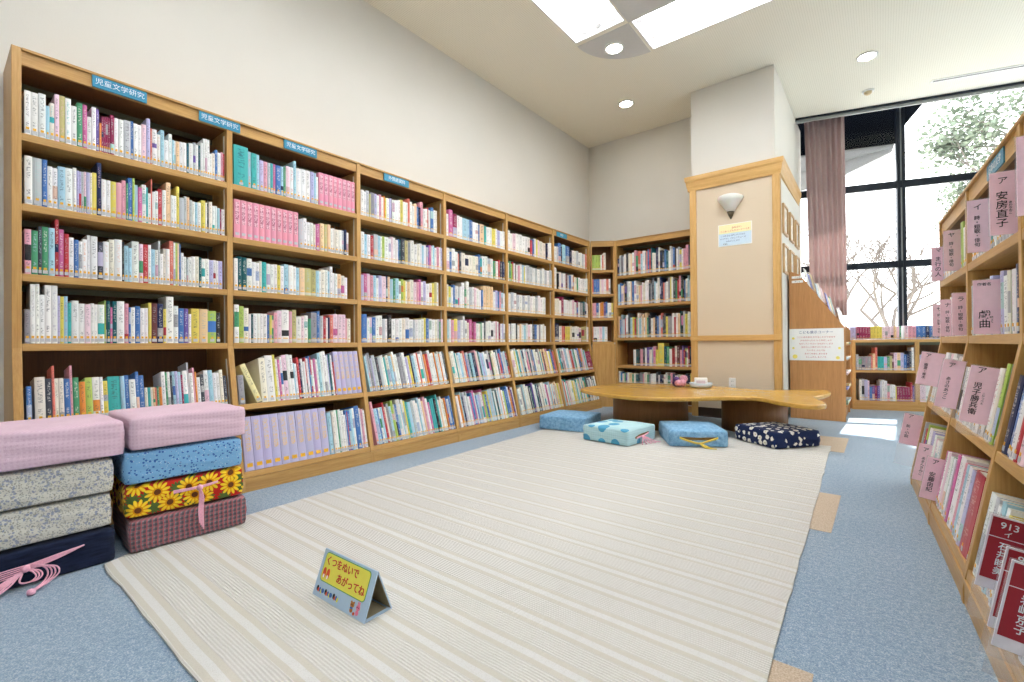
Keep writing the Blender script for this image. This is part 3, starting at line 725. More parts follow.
# bays three to six
G3 = [["W4 W3 g4 d2 e5 U3 W3 p3 W3 o2 y2 W4 U3 k1 W4 W5 W3 y4 W4 W3 s3.24 W4 W3 O4 b3 B3 p4.24 W4 W3 r2 W3 b5.22 W3 w3 _9",
       "W4 c3 W4 r4 g5 c3 W2 l3 W5 W3 i3 W3 W3 b2 T2 K5 d4 e4 W5 W4 w4 W3 c3 W3 g3 u2 P3 W2 c3 W3 p4 W2 U3",
       "U3 P4 i3 p4 c3 W3 U4 i5 B2 O3 c4 G3 c4 W3 l3 y3 W2 O4 w5 i4 p3 P3.22 W3 U4 W5 w4 y3 d4 W3 _6",
       "b6.22 W3 i3 b4 W4 W4 g3 W3 k5.22 W5 W4 W4 w5 W5.21 W5 g3 W4 W4 W4 y3 b4.21 W4 W5 w4 g3 G2 i3"],
      ["W3 P5.25 m5.22 W4.22 W3 c6.21 c3 b4.21 W4 W4 b2 O6.2 t3 W4 W4 y5.2 W3 U4 W4 W3",
       "W4.22 b3 W4.22 W4 s2 K3 w5 w5 w5 w5 w4 b3.22 t3 W4 W4 g5 W4 G4 W4 r3.21 K4 B4",
       "w3 y3 W3 b3 W4 g2 W3 W4.24 G3 W4.26 g5 W3 i3 W4 W4 b3 O4.24 O4.24 O4.24 O4.24 W4 U4 b3 p3 c4 W3",
       "c3 W3 p4 y5.22 U4 W4 g3.25 W3 w3 P4.22 m3 P4 W4 w3 G2 W3 K3.21 W4 W5 W4 W4 p2 W3 m3 W3 U3 W3"],
      ["W4.22 W4 i5 W5 W5 W5 W5 W4 r4.2 b3 W3 y3 i3 w6 w6 _1 B3 W3 W4",
       "W2 G4.22 l2 r2 W3 K2 W3 p4 W4 c3 y2 W3 g6 g5 W5 g5 W5 g5 W5 g5 W5 g5",
       "W5 g5 W5 g5 W5 g5 W5 g5 W5 W5 g5 W5 W5 W4 g2 _13",
       "W4 k1 W4 W3 k3 W3 O3 W4 c4 W3 i4 W4 K4 b4 W4 e3 W4 w3 W3 _12"],
      ["W4 g3 b4.25 B2 c5.24 b6.24 B4 W4 W3 g4 W3 W3 g3 W3 s2 _2",
       "W4.26 _2 k2 w3 g3 W4 n3 g3 b3 W3 o2 w4 G3 W3 W4 W4 W3 W3",
       "w4 w4 W4 m4.24 W3 W5 W4 W3 i4 W4 m3 W3 e6 T4 g3 w3",
       "B7.23 W4 s3 r2 y4 y4 w3 W4 W4 W3 i4 d5 d4 W3"]]
for b_, rows in enumerate(G3):
    for r_, rr in enumerate(rows):
        rowL(b_ + 2, SH[r_], [(k, w, (h or random.uniform(.185, .215)), a, c) for k, w, h, a, c in parse(rr)], NM[r_], seedn=30 + b_ * 7 + r_, parts=False, desc='library book')
for b_ in range(4):
    for r_, z in ((4, .515), (5, .118)):
        rg = random.Random(90 + b_ * 2 + r_)
        n = (37, 36, 33, 30)[b_] + (3 if r_ == 5 else 0)
        toks = rnd_row(rg, n, PB, (.26, .31) if r_ == 4 else (.265, .325), (1.6, 4.2))
        if b_ == 3 and r_ == 4: toks = toks[:-4] + [('m', 4, .25, False, False)] * 4
        rowL(b_ + 2, z, toks, NM[r_], THL, x0=xsL[b_ + 2] + .038, x1=xsL[b_ + 3] - .034, seedn=60 + b_ * 2 + r_, parts=b_ < 1, lean=.075, **PBK)

# corner unit and back wall case
cO = V((-3.118, 5.672, 0)); cU = V((.258, .195, 0))
FC = frame(cO, cU); cw = cU.length
cc = empty('corner_unit', FC); tag(cc, 'narrow angled corner shelf unit joining the left wall bookcase and back bookcase', 'bookcase')
for x in (.008, cw - .008): obj('upright', B((x - .008, 0, .88), (x + .008, .2, 2.272)), M['wood_v'], cc)
obj('top_board', B((0, -.004, 2.259), (cw, .22, 2.272)), M['wood_h'], cc)
obj('header', B((.016, .004, 2.196), (cw - .016, .022, 2.258)), M['wood_h'], cc)
obj('back_panel', B((.016, .19, .9), (cw - .016, .2, 2.258)), M['wood_shade'], cc)
for z in SH: obj('shelf', B((.016, .001, z - .035), (cw - .016, .19, z)), M['wood_h'], cc)
obj('lower_panel', MB().prism([(-.012, 0), (.03, 0), (.03, .855), (0, .855)], .012, cw - .002, 'x'), M['wood_v'], cc)
for z, rr, nm in ((SH[0], "l4 l4 l3 W2 s2 w3.24 _9", 'top'), (SH[1], "s2 b5 b5 w3 i4 W4 s4 W3 _4", 'second'), (SH[2], "p4 p2 b4.2 w2 o3 o3.22 u3 b3.22 W2 W4 y3", 'third'), (SH[3], "r1 W5 W3 i4 c3 W4 _8", 'lowest')):
    shelf_row(FC, .02, cw - .02, z, [(k, w, h or .205, a, c) for k, w, h, a, c in parse(rr)], 'library_book', 'book', f'{nm} shelf of corner unit', f'books in the corner unit', 0, .02, depth=.14, parts=False, mass=True, seedn=int(z * 100))
FB = frame((-2.863, 5.872, 0), (1, 0, 0))
SB = [1.785, 1.385, .942, .565, .335]
bb = bookcase('bookcase', 'shorter honey-wood bookcase on the back wall between corner and pillar', FB, [.0165, 1.063], 2.272, SB, .33)
BK = dict(W=26, w=10, g=8, c=8, b=7, k=4, K=5, B=6, r=4, y=5, l=4, G=4, p=4, s=3, n=3, e=6, u=3, O=4, T=3)
for r_, z in enumerate(SB):
    rg = random.Random(300 + r_); n = (40, 42, 42, 26, 36)[r_]
    toks = rnd_row(rg, n, BK, (.24, .33) if r_ < 3 else (.2, .27) if r_ == 3 else (.11, .155), (1.8, 4.2))
    if r_ == 3: toks = [('_', 24, None, 0, 0)] + toks; toks[12] = ('y', 9, .30, 0, 0)
    shelf_row(FB, .042, 1.036, z, toks, 'library_book', 'book', f'shelf {r_}', 'back books', 0, .01, depth=.2, mass=True, seedn=200 + r_, maxh=.33)
MASS['library_book'].build('shelved_book_mass', 'densely packed upright library books filling the far bays, corner unit and back wall shelves', 'books')
if MASS['picture_book'].vs: MASS['picture_book'].build('picture_book_mass', 'closely packed picture books on the far end of the sloping shelves', 'books')

# ------------------------------------------------------------------ right-hand bookcase
d_ = V((-.046, 1, 0)).normalized()
OR = V((.346 - .046 * (3.74 - 2.1), 3.74, 0))
FR = frame(OR, -d_)                # local x runs from the far end towards the camera
def lx(y): return (3.74 - y) / d_.y
xsR = [.02, lx(2.963), lx(2.15), lx(1.33)]
PR = .145; THR = math.atan2(PR, SL - .05); SR = [1.217, .89]
rb = bookcase('bookcase', 'low honey-wood bookcase with pink author cards, beside the aisle and window', FR, xsR, 1.563, SR, .30, SL, PR, (.515, .118))
p = empty('section_plate', FR @ T(lx(2.46), .0075, 1.518)); tag(p, 'blue plate on the header of the bookcase with the pink author cards', 'sign')
pp = obj('plate', B((-.12, -.004, -.028), (.12, 0, .028)), M['plate'], p); obj('lettering', text_mesh('日本の文学', .036, M['ink_white']), M['ink_white'], pp, T(0, -.0046, 0) @ RX(PI / 2))

m, nt, b = newmat('clear_plastic'); g = NT(nt)
b.inputs['Base Color'].default_value = (.9, .92, .95, 1); b.inputs['Roughness'].default_value = .15; b.inputs['Alpha'].default_value = .13
M['plastic'] = m
M['card_pink'] = plain('pink_card', (250, 212, 222), .5, .4, .03)
M['card_red'] = plain('dark_red_card', (160, 38, 50), .5, .4, .04)
M['card_white'] = plain('pale_card', (226, 222, 228), .5)
def author_card(x, z, th, y0, out, h, w, texts, label, red=False, tilt=0.0, lift=0.0):
    """stiff card standing across the shelf; its front edge sticks OUT metres past the spines, face towards the near end (+x local)"""
    Mx = FR @ T(0, y0, z) @ RX(-th) @ T(x, -out, .0009) @ RY(tilt)
    c = empty('author_card', Mx); tag(c, label, 'divider card', 'author divider cards in the bookcase by the aisle')
    # local: x = thickness, y = across the card (0 front edge), z up
    obj('plastic_sleeve', B((-.0016, -.004, 0), (.0016, w + .004, lift + h + .004)), M['plastic'], c)
    c0 = c; c = None; U_ = T(0, 0, lift)
    if red:
        obj('backing_card', B((-.0026, 0, .002), (.0026, w, h)), M['card_white'], c0, U_)
        cd = obj('card', B((-.0032, .004, h * .15), (.0032, w - .004, h * .98)), M['card_red'], c0, U_)
        obj('rule', B((-.0036, .004, h * .715), (.0036, w - .004, h * .725)), M['card_white'], cd)
    else:
        cd = obj('card', B((-.0026, 0, .002), (.0026, w, h)), M['card_pink'], c0, U_)
    for tx, size, cy, cz, vert, red_ in texts:
        body = '\n'.join(tx) if vert else tx
        ink = M['ink_white'] if red_ else M['ink_black']
        R_ = T(.0037 if red else .0031, cy, cz) @ Matrix(((0, 0, 1, 0), (1, 0, 0, 0), (0, 1, 0, 0), (0, 0, 0, 1)))
        obj('lettering', text_mesh(body, size, ink, line=1.0, bold=.007), ink, cd, R_)
    return c0
def pk(name, kana='ア', h=.21, size=None, small=None):
    n = len(name); size = size or min(.03, .125 / n)
    t = [(kana, .026, .03, h - .03, False, False), (name, size, .028, h * .40, True, False)]
    if small: t.append((small, .009, .048, h * .42, True, False))
    return t
STO = dict(W=40, w=12, g=10, i=6, p=4, U=6, c=6, l=3, y=2, b=3, k=1, t=3, s=2, O=3, P=2, G=2)
def seg(xa, xb, z, n, th, where, seedn, first=None, dep=.15, hh=(.19, .225)):
    rg = random.Random(seedn); toks = first and parse(first) or rnd_row(rg, n, STO, hh, (2.5, 5))
    y0 = .012 if th == 0 else -PR * (SL - z) / (SL - .05) + .008
    shelf_row(FR, xa, xb, z, toks, 'storybook', 'storybook', where, 'storybooks in the bookcase by the aisle', th, y0, depth=dep, seedn=seedn, maxh=.255 if th == 0 else .31)
g_ = .005
# top shelf
yA = [3.66, 3.2, 2.605, 2.226, 1.925]
seg(.045, lx(3.225), 1.217, 0, 0, 'top row, far end', 401, "U4.21 P1.21 W4.22 W5.21 g3.2 W4.22 W3.2 s2.19 W4.2 i4.21")
seg(lx(3.195), xsR[1] - .024, 1.217, 0, 0, 'top row, after the second pink card', 402, "l5.23 W4.19 p2.2 W4.21")
seg(xsR[1] + .024, lx(2.61), 1.217, 0, 0, 'top row, centre bay up to poetry card', 403, "W5.2 r2.18 W3.19 W4.2 i3.19 W3.2 W4.21 s2.2 W3.2 g3.2")
seg(lx(2.60), lx(2.23), 1.217, 0, 0, 'top row past the poetry card', 404, "c3.22 t2.2 W4.19 W4.2 u2.2 W3.19 g4.2 W4.21 t2.2 b2.2 W4.2")
seg(xsR[2] + .024, lx(1.93), 1.217, 0, 0, 'top row before tallest card', 405, "W4.2 W4.21 g3.2 w4.21 W4.2")
seg(lx(1.92), xsR[3] - .024, 1.217, 0, 0, 'top row past tallest card', 406, "W4.2 c4.21 W4.21 i3.2 W4.2 g3.2 b2.2 W4.2 W3.2 W4.2 y2.2 W4.2")
author_card(lx(3.70), 1.217, 0, .012, .05, .2, .095, pk('ま行の人', 'マ'), 'narrow pink author card at the far end of the top row')
author_card(lx(3.21), 1.217, 0, .012, .058, .205, .1, pk('詩・短歌・俳句', 'ヤ'), 'pink author card on the top row beside the lime green storybook')
author_card(lx(2.605), 1.217, 0, .012, .062, .21, .1, pk('詩・短歌・俳句', 'イ'), 'pink poetry card on the top row, in front of the light blue storybook')
author_card(lx(2.226), 1.217, 0, .012, .064, .21, .1, pk('安房直子', 'ア', small='あわなおこ'), 'wide pink author card with four large characters on the top row')
author_card(lx(1.925), 1.217, 0, .012, .062, .225, .1, pk('あんびるやすこ', 'ア', .225, .0195), 'tallest pink author card, topmost and nearest on the bookcase by the aisle')
# second shelf
seg(.045, lx(3.38), .89, 0, 0, 'second row, far end', 411, "W4.19 i3.2 g3.2 W4.2 i4.19 W4.21 W4.21")
seg(lx(3.36), lx(3.015), .89, 0, 0, 'second row, between the narrow pink cards', 412, "W4.2 r2.21 W3.2 W4.19 g3.2 W4.2 W3.2")
seg(xsR[1] + .024, lx(2.485), .89, 0, 0, 'second row, centre bay before the drama card', 413, "g3.22 W5.22 W3.2 w4.21 i4.22 W4.22 U3.23 W3.21 W4.21")
seg(lx(2.47), xsR[2] - .024, .89, 0, 0, 'second row, centre bay past the drama card', 414, "U4.23 W7.21 w3.22 k1.21 W4.22 b2.23 B3.23 y1.22 W3.22")
seg(xsR[2] + .024, xsR[3] - .024, .89, 0, 0, 'second row, near bay', 415, "W4.2 c3.21 W4.22 p3.21 W4.2 y2.2 W4.21 W5.2 b3.21 W4.2 G2.2 W4.2 i3.21 W4.21 W3.2 g4.2")
author_card(lx(3.69), .89, 0, .012, .05, .19, .09, pk('詩・短歌・俳句', 'サ', .19, .0165), 'narrow pink author card at the far end of the second row')
author_card(lx(3.37), .89, 0, .012, .055, .195, .09, pk('詩・短歌・俳句', 'ナ', .195, .0165), 'narrow pink author card under the lime green storybook, second of the second row')
author_card(lx(3.01), .89, 0, .012, .056, .2, .095, pk('詩・短歌・俳句', 'ラ', .2, .017), 'pink author card at the middle of the second row, before the upright')
author_card(lx(2.478), .89, 0, .012, .068, .205, .1, [('作者名', .013, .03, .188, False, False), ('戯曲', .034, .03, .055, True, False), ('きょく', .009, .05, .055, True, False)], 'wide pink author card with two large characters on the second row')
# sloping shelves
yC = -PR * (SL - .515) / (SL - .05) + .008; yD = -PR * (SL - .118) / (SL - .05) + .008
seg(.045, lx(3.58), .515, 0, THR, 'upper slope, far end', 421, "W5.27 g3.27 W4.26", .19)
seg(lx(3.53), xsR[1] - .024, .515, 0, THR, 'upper slope, past the far pink card', 422, "W6.29 g4.28 i5.29 W6.29 W4.27 g5.28 W5.28", .19)
seg(xsR[1] + .024, lx(2.40), .515, 0, THR, 'upper slope between large pink cards', 423, "g4.24 W4.24 i3.25 W4.24 W4.25 g3.24 W5.25 W4.24", .18)
seg(lx(2.37), xsR[2] - .024, .515, 0, THR, 'upper slope, past the nearest pink card', 424, "W5.26 w3.26 r1.27 l3.28 T6.28", .19)
seg(xsR[2] + .024, xsR[3] - .026, .515, 0, THR, 'upper slope, near bay', 425, "B4.25 b3.26 W3.25 r2.27 i4.26 W3.25 W3.26 p7.28 W4.26 c4.27 W5.26 g3.26 W4.26 U5.27", .19)
author_card(lx(3.55), .515, THR, yC, .095, .19, .1, pk('雨宮・青木', 'ア', .2, .018), 'farthest pink card of the upper sloping row', lift=.09)
author_card(lx(2.89), .515, THR, yC, .080, .22, .074, pk('あさのあつこ', 'ア', .225, .0175), 'pink author card on the upper sloping row, behind the largest pink card', lift=.04)
author_card(lx(2.385), .515, THR, yC, .068, .21, .078, pk('児子勝兵衛', 'ア', .225, .024, small='こかつべえ'), 'largest pink author card of the upper sloping row, before the dark green storybook', lift=.045)
seg(.045, lx(3.63), .118, 0, THR, 'lower slope, far end', 431, "i4.2 g5.28", .19)
seg(lx(3.605), lx(3.31), .118, 0, THR, 'lower slope before second pink card', 432, "r3.25 P2.26 l2.28 W6.27 U4.27", .19)
seg(lx(3.29), xsR[1] - .024, .118, 0, THR, 'lower slope past second pink card', 438, "W4.26 i3.25 W4.25 W4.26 g3.25 W4.26", .19)
seg(lx(2.925), lx(2.70), .118, 0, THR, 'lower slope, past the third pink card', 433, "P3.25 W4.25 i3.26 W4.25 G2.25 W3.25", .18)
seg(lx(2.67), xsR[2] - .024, .118, 0, THR, 'lower slope, centre bay by the red storybook', 434, "P3.28 W6.29 p2.28 c3.28 W4.28 U3.28 r8.29 W3.28", .2)
seg(xsR[2] + .026, lx(1.775), .118, 0, THR, 'lower slope, before the red cards', 435, "W7.27 g4.27 W4.26 c4.28 W3.27 y3.26 W4.25 r2.25 U3.26 W4.26", .19)
seg(lx(1.745), lx(1.575), .118, 0, THR, 'lower slope, between the red cards', 436, "U3.25 W4.26 c3.25 W4.25", .19)
seg(lx(1.55), lx(1.48), .118, 0, THR, 'lower slope before nearest red card', 437, "W4.25 W4.25 i3.26", .19)
seg(lx(1.45), xsR[3] - .026, .118, 0, THR, 'lower slope, nearest the camera', 439, "W4.25 i3.26 W4.25", .19)
author_card(lx(3.62), .118, THR, yD, .105, .185, .085, pk('新・小説', 'ア', .2, .02), 'low pink card leaning out at the far end of the lower sloping row', lift=.125)
author_card(lx(3.30), .118, THR, yD, .05, .2, .1, pk('あまんきみこ', 'ア', .2, .017), 'pink author card of the lower row, under the two large pink cards')
author_card(lx(2.935), .118, THR, yD, .055, .2, .1, pk('安藤由紀', 'ア', .21, .024), 'pink author card of the lower row, beside the magenta storybook')
def redt(nm, size): return [('913', .024, .038, .177, False, True), ('イ', .017, .038, .156, False, True), (nm, size, .036, .088, True, True)]
author_card(lx(1.758), .118, THR, yD, .066, .2, .08, redt('石井睦美', .0225), 'farthest of three dark red 913 author cards, low by the aisle', True, lift=.085)
author_card(lx(1.563), .118, THR, yD, .072, .2, .08, redt('いとうみく', .021), 'middle of three dark red 913 author cards, low by the aisle', True, lift=.065)
author_card(lx(1.47), .118, THR, yD, .082, .2, .08, redt('岩崎京子', .0225), 'nearest of three dark red 913 author cards, low by the aisle', True, lift=.065)

# ------------------------------------------------------------------ low case under the window
FK = FW @ T(.58, -.07, 0)
KX = [.02, .67, 1.32, 1.97]
lc = empty('low_bookcase', FK); tag(lc, 'low honey-wood bookcase standing under the tall window', 'bookcase')
for x in KX: obj('upright', B((x - .02, 0, 0), (x + .02, .28, .85)), M['wood_v'], lc)
obj('top_board', B((0, -.015, .85), (1.99, .30, .885)), M['wood_h'], lc, bevel=.003)
obj('back_panel', B((.04, .268, .05), (1.95, .28, .85)), M['wood_shade'], lc)
obj('base_board', B((.0, -.004, 0), (1.99, .016, .085)), M['wood_h'], lc)
for k in range(3):
    l, r = KX[k] + .02, KX[k + 1] - .02
    for z in (.115, .5): obj('shelf', B((l, .002, z - .03), (r, .268, z)), M['wood_h'], lc)
    obj('shelf_rail', B((l, .03, .815), (r, .04, .85)), M['metal'], lc)
PKD = dict(kind='paperback_book', parts=False, y0=.02, depth=.14)
def rowK(x0, x1, z, s, where, seedn): shelf_row(FK, x0, x1, z, parse(s), desc='paperback', where=where, group='paperbacks in the low bookcase', seedn=seedn, **PKD)
rowK(KX[0] + .03, KX[1] - .025, .5, "g3.2 e4.17 e4.17 e4.17 e4.17 s2.19 O3.21 s3.29 t4.17 t4.17 U4.17 G3.17 d3.18 n2.2 i4.22 O4.22 U4.22 b3.2 B3.2 K3.24 W3.28", 'upper shelf of low window bookcase', 501)
rowK(KX[0] + .06, KX[1] - .025, .115, "W4.26 g4.27 U5.26 i3.25 b4.17 u4.19 m4.19 u4.19 g3.25 W4.26 W4.25 p4.21 W4.2 W4.2 y2.18 m4.18 m4.18 m4.18 m4.18 m4.18 r3.24 u3.2", 'lower shelf of low window bookcase', 502)
rowK(KX[1] + .025, KX[2] - .025, .5, "U4.19 W4.2 W4.2 g4.2 W4.19 W3.19 b3.2 W4.2 c4.2 W4.2", 'upper shelf, middle of low window bookcase', 503)
rowK(KX[1] + .025, KX[2] - .025, .115, "i4.2 W4.21 u3.2 W4.2 W4.2 b4.2 W4.22 r3.2 W4.2 y3.2 W4.2", 'lower shelf, middle of low window bookcase', 504)
PKD['y0'] = .14; PKD['depth'] = .11
rowK(.02, .56, .885, "U6.17 _1 m3.17 m3.17 m3.17 m3.17 m3.17 y3.17 y3.17 y3.17 y3.17 i3.17 i3.17 i3.17 i3.17 O3.17 i3.17 G2.17", 'top of low window bookcase', 505)
rowK(.59, 1.32, .885, "i3.17 p3.17 p3.17 b4.17 b3.17 B3.17 b3.17 b3.17 B3.17 b3.17 u3.17 m3.17 u3.17 W4.17 W3.17 c4.17 W4.17", 'top of low window bookcase, past gap', 506)
M['leaflet'] = plain('leaflet_paper', (226, 206, 206), .6, .3, .2, 6)
for x, w, rz, lbl in ((.14, .10, .2, 'leaflet lying flat on the low window bookcase, before the dark red paperbacks'), (.34, .12, -.15, 'leaflet lying flat on the low window bookcase, before the yellow paperbacks'), (.78, .12, .1, 'leaflet lying flat on the low window bookcase, before the blue paperbacks')):
    o = obj('leaflet', MB().box((-w, -.045, 0), (w, .045, .006)), M['leaflet'], None, FK @ T(x, .06, .8855) @ RZ(rz * .3), bevel=.001); tag(o, lbl, 'leaflet')

# ------------------------------------------------------------------ display rack end-on beside the pillar
FD = Matrix.Translation((0, 6.15, 0))
rk = empty('display_rack', T(-.6, 6.15, 0)); tag(rk, 'brown wooden magazine rack with slanting top, end panel facing the table', 'rack')
oX = .6
profR = [(-.828 + oX, 0), (-.312 + oX, 0), (-.302 + oX, 1.0), (-.722 + oX, 1.625), (-.80 + oX, 1.665), (-.828 + oX, 1.665)]
for y in (0, .86): obj('end_panel', MB().prism(profR, y, y + .025, 'y'), M['wood_rack'], rk, bevel=.002)
obj('back_panel', B((-.826 + oX, .025, .02), (-.81 + oX, .86, 1.64)), M['wood_rack'], rk)
obj('base_board', B((-.82 + oX, .025, .0), (-.33 + oX, .86, .1)), M['wood_rack'], rk)
a = math.atan2(.625, -.42)
for k in range(4):
    t = .12 + k * .235
    bx, bz = -.302 + (-.42) * t + oX, 1.0 + .625 * t
    Mx = T(bx - .055, 0, bz - .03) @ RY(-(PI - a) + PI / 2 - PI / 2 + 0)
    obj('display_ledge', B((-.02, .025, -.012), (.075, .86, 0)), M['wood_rack'], rk, T(bx - .06, 0, bz - .035))
for k in range(5):
    z = .16 + k * .165
    obj('side_shelf', B((-.55 + oX, .025, z), (-.30 + oX, .86, z + .014)), M['wood_rack'], rk)
M_MAG = [plain('magazine_cover_' + n_, c_, .4, .4, .25, 18) for n_, c_ in (('a', (226, 214, 200)), ('b', (110, 140, 120)), ('c', (120, 130, 190)), ('d', (214, 190, 196)), ('e', (190, 206, 214)), ('f', (216, 196, 140)), ('g', (236, 232, 228)))]
MCOL = ['cream', 'green', 'lilac', 'pale pink', 'pale blue', 'straw yellow', 'white']
rg = random.Random(9)
sl = math.atan2(.42, .625)
for k in range(4):
    t = .12 + k * .235; bx, bz = -.302 - .42 * t, 1.0 + .625 * t
    for q in range(3):
        mi = (k * 2 + q * 3) % 7
        o = obj('magazine', MB().box((-.004, -.105, 0), (.004, .105, .2 + .03 * ((q + k) % 2))), [M_MAG[mi]], None, T(bx + .004, 6.33 + q * .27, bz - .034) @ RY(-.22), bevel=.001)
        tag(o, f'{MCOL[mi]} magazine on slanting rack, {ordinal(k + 1)} ledge from below, {ordinal(q + 1)} from table', 'magazine')
for k in range(5):
    for q in range(2):
        mi = (k + q * 3 + 1) % 7
        o = obj('magazine', MB().box((-.11, -.15, 0), (.10, .15, .022)), [M_MAG[mi]], None, T(-.395, 6.38 + q * .4, .16 + k * .165 + .0145), bevel=.003)
        tag(o, f'{MCOL[mi]} magazine lying flat in rack, {ordinal(k + 1)} shelf from below, {ordinal(q + 1)} from table', 'magazine')
# notice on the end panel
nt_ = empty('notice', T(-.576, 6.1485, .835)); tag(nt_, 'white notice with lines of red writing and yellow marks on the rack end panel', 'notice')
M['paper'] = plain('white_paper', (244, 243, 238), .6, .3, .01)
M['dot_y'] = plain('yellow_print', (244, 226, 110), .6)
nts = obj('sheet', B((-.255, -.0015, -.178), (.255, 0, .178)), M['paper'], nt_)
def wr(par, body, size, mat, x, z, y=-.0019): obj('lettering', text_mesh(body, size, mat), mat, par, T(x, y, z) @ RX(PI / 2))
wr(nts, 'こども展示コーナー', .036, M['ink_blue'], .0, .135)
for i_, ln in enumerate(('ここにある本は かりることができます', 'よみおわったら もとのばしょに', 'もどしてください おねがいします', 'あたらしい本が はいりました', 'たくさん よんでね', 'きせつの本も あります', 'としょかん まどぐち')):
    wr(nts, ln, .021, M['ink_red'], 0, .082 - i_ * .037)
for x, z, r_ in ((-.215, .07, .014), (-.2, -.135, .024), (.215, -.04, .013), (.2, -.145, .018), (-.215, -.04, .012)):
    obj('mark', MB().lathe([(.0001, 0), (r_, 0), (r_, .0004), (.0001, .0004)], 14), M['dot_y'], nts, T(x, -.0016, z) @ RX(PI / 2))
for z in (1.60, 1.55):
    o = obj('name_strip', B((-.055, -.0015, -.014), (.055, 0, .014)), M['paper'], None, T(-.745, 6.1492, z)); tag(o, 'white name strip at the top of the rack end panel, ' + ('upper' if z > 1.58 else 'lower') + ' one', 'label')
    obj('lettering', text_mesh('ことば' if z > 1.58 else 'としょ', .018, M['ink_black']), M['ink_black'], o, T(0, -.0019, 0) @ RX(PI / 2))

# ------------------------------------------------------------------ pillar fittings
wl = empty('wall_lamp', T(-1.325, 5.664, 2.295)); tag(wl, 'fan-shaped white glass wall lamp with dark metal tip on the pillar', 'wall lamp')
m, nt, b = newmat('frosted_glass'); b.inputs['Base Color'].default_value = (.8, .79, .76, 1); b.inputs['Roughness'].default_value = .35; b.inputs['Subsurface Weight'].default_value = .2
M['frost'] = m
M['bronze'] = plain('dark_bronze', (84, 74, 56), .35, .5, .1, 40, .7)
sh = MB(); n = 20; vs = []
for j, (zz, hw, dp) in enumerate(((.045, .036, .045), (.10, .072, .085), (.165, .118, .125), (.20, .138, .145))):
    for i in range(n + 1):
        t = PI * i / n; vs.append((-hw * math.cos(t), -dp * math.sin(t), zz + (.022 * math.sin(t) if j == 3 else 0)))
fs = [[j * (n + 1) + i, j * (n + 1) + i + 1, (j + 1) * (n + 1) + i + 1, (j + 1) * (n + 1) + i] for j in range(3) for i in range(n)]
sh.add(vs, fs); so = obj('glass_shade', sh, M['frost'], wl, smooth=True); so.modifiers.new('t', 'SOLIDIFY').thickness = .005
tipm = MB(); vs = []
for zz, hw, dp in ((-.035, .003, .006), (.0, .022, .03), (.047, .04, .05)):
    for i in range(n + 1):
        t = PI * i / n; vs.append((-hw * math.cos(t), -dp * math.sin(t), zz))
fs = [[j * (n + 1) + i, j * (n + 1) + i + 1, (j + 1) * (n + 1) + i + 1, (j + 1) * (n + 1) + i] for j in range(2) for i in range(n)] + [[2 * (n + 1) + i for i in range(n + 1)], [i for i in range(n + 1)][::-1]]
tipm.add(vs, fs); obj('metal_tip', tipm, M['bronze'], wl, smooth=True)
po = empty('notice', T(-1.286, 5.6655, 2.085)); tag(po, 'small yellow and blue printed notice under the wall lamp on the pillar', 'notice')
M['pale_y'] = plain('pale_yellow_print', (246, 236, 186), .55, .3, .02); M['pale_b'] = plain('pale_blue_print', (206, 226, 240), .55, .3, .02)
pos = obj('sheet', B((-.176, -.002, -.125), (.176, 0, .125)), M['paper'], po)
obj('yellow_band', B((-.168, -.0026, .02), (.168, -.001, .117)), M['pale_y'], pos); obj('blue_band', B((-.168, -.0026, -.117), (.168, -.001, .02)), M['pale_b'], pos)
wr(pos, 'おねがい', .026, M['ink_red'], .02, .078, -.003); wr(pos, 'ここは こどものコーナーです', .023, M['ink_red'], 0, .045, -.003)
for i_, ln in enumerate(('このせきは 本をよむための', 'せきです。ごきょうりょくを', 'おねがいします')): wr(pos, ln, .021, M['ink_blue'], -.02, -.008 - .032 * i_, -.003)
wr(pos, '図書館', .016, M['ink_black'], -.1, -.1, -.003)
ot = empty('wall_socket', T(-1.328, 5.6655, .405)); tag(ot, 'cream wall socket plate low on the pillar, just above the table top', 'socket')
otp = obj('plate', B((-.036, -.007, -.06), (.036, 0, .06)), M['white'], ot, bevel=.003)
for z in (-.022, .022):
    for x in (-.008, .008): obj('slot', B((x - .0015, -.0076, z - .006), (x + .0015, -.006, z + .006)), M['ink_black'], otp)
M['frame_wood'] = wood('picture_frame_wood', (206, 170, 120), (180, 140, 92), (20, 20, 2))
M['picture'] = plain('picture_print', (214, 206, 190), .5, .3, .35, 30)
for r_, (z0, h_) in enumerate(((2.23, .33), (1.79, .32))):
    for q, y in enumerate((6.0, 6.47, 6.92)):
        pf = empty('framed_picture', T(PX1 + .0225, y, z0)); tag(pf, f'small wood-framed picture on the pillar side, {("upper", "lower")[r_]} row, {ordinal(q + 1)} from the near corner', 'picture', 'pictures on the pillar side')
        fm = MB(); w_ = .15; hh_ = h_ / 2
        fm.box((0, -w_, -hh_), (.022, -w_ + .022, hh_)); fm.box((0, w_ - .022, -hh_), (.022, w_, hh_)); fm.box((0, -w_ + .022, hh_ - .022), (.022, w_ - .022, hh_)); fm.box((0, -w_ + .022, -hh_), (.022, w_ - .022, -hh_ + .022))
        obj('frame', fm, M['frame_wood'], pf); obj('print', B((0, -w_ + .02, -hh_ + .02), (.008, w_ - .02, hh_ - .02)), M['picture'], pf)

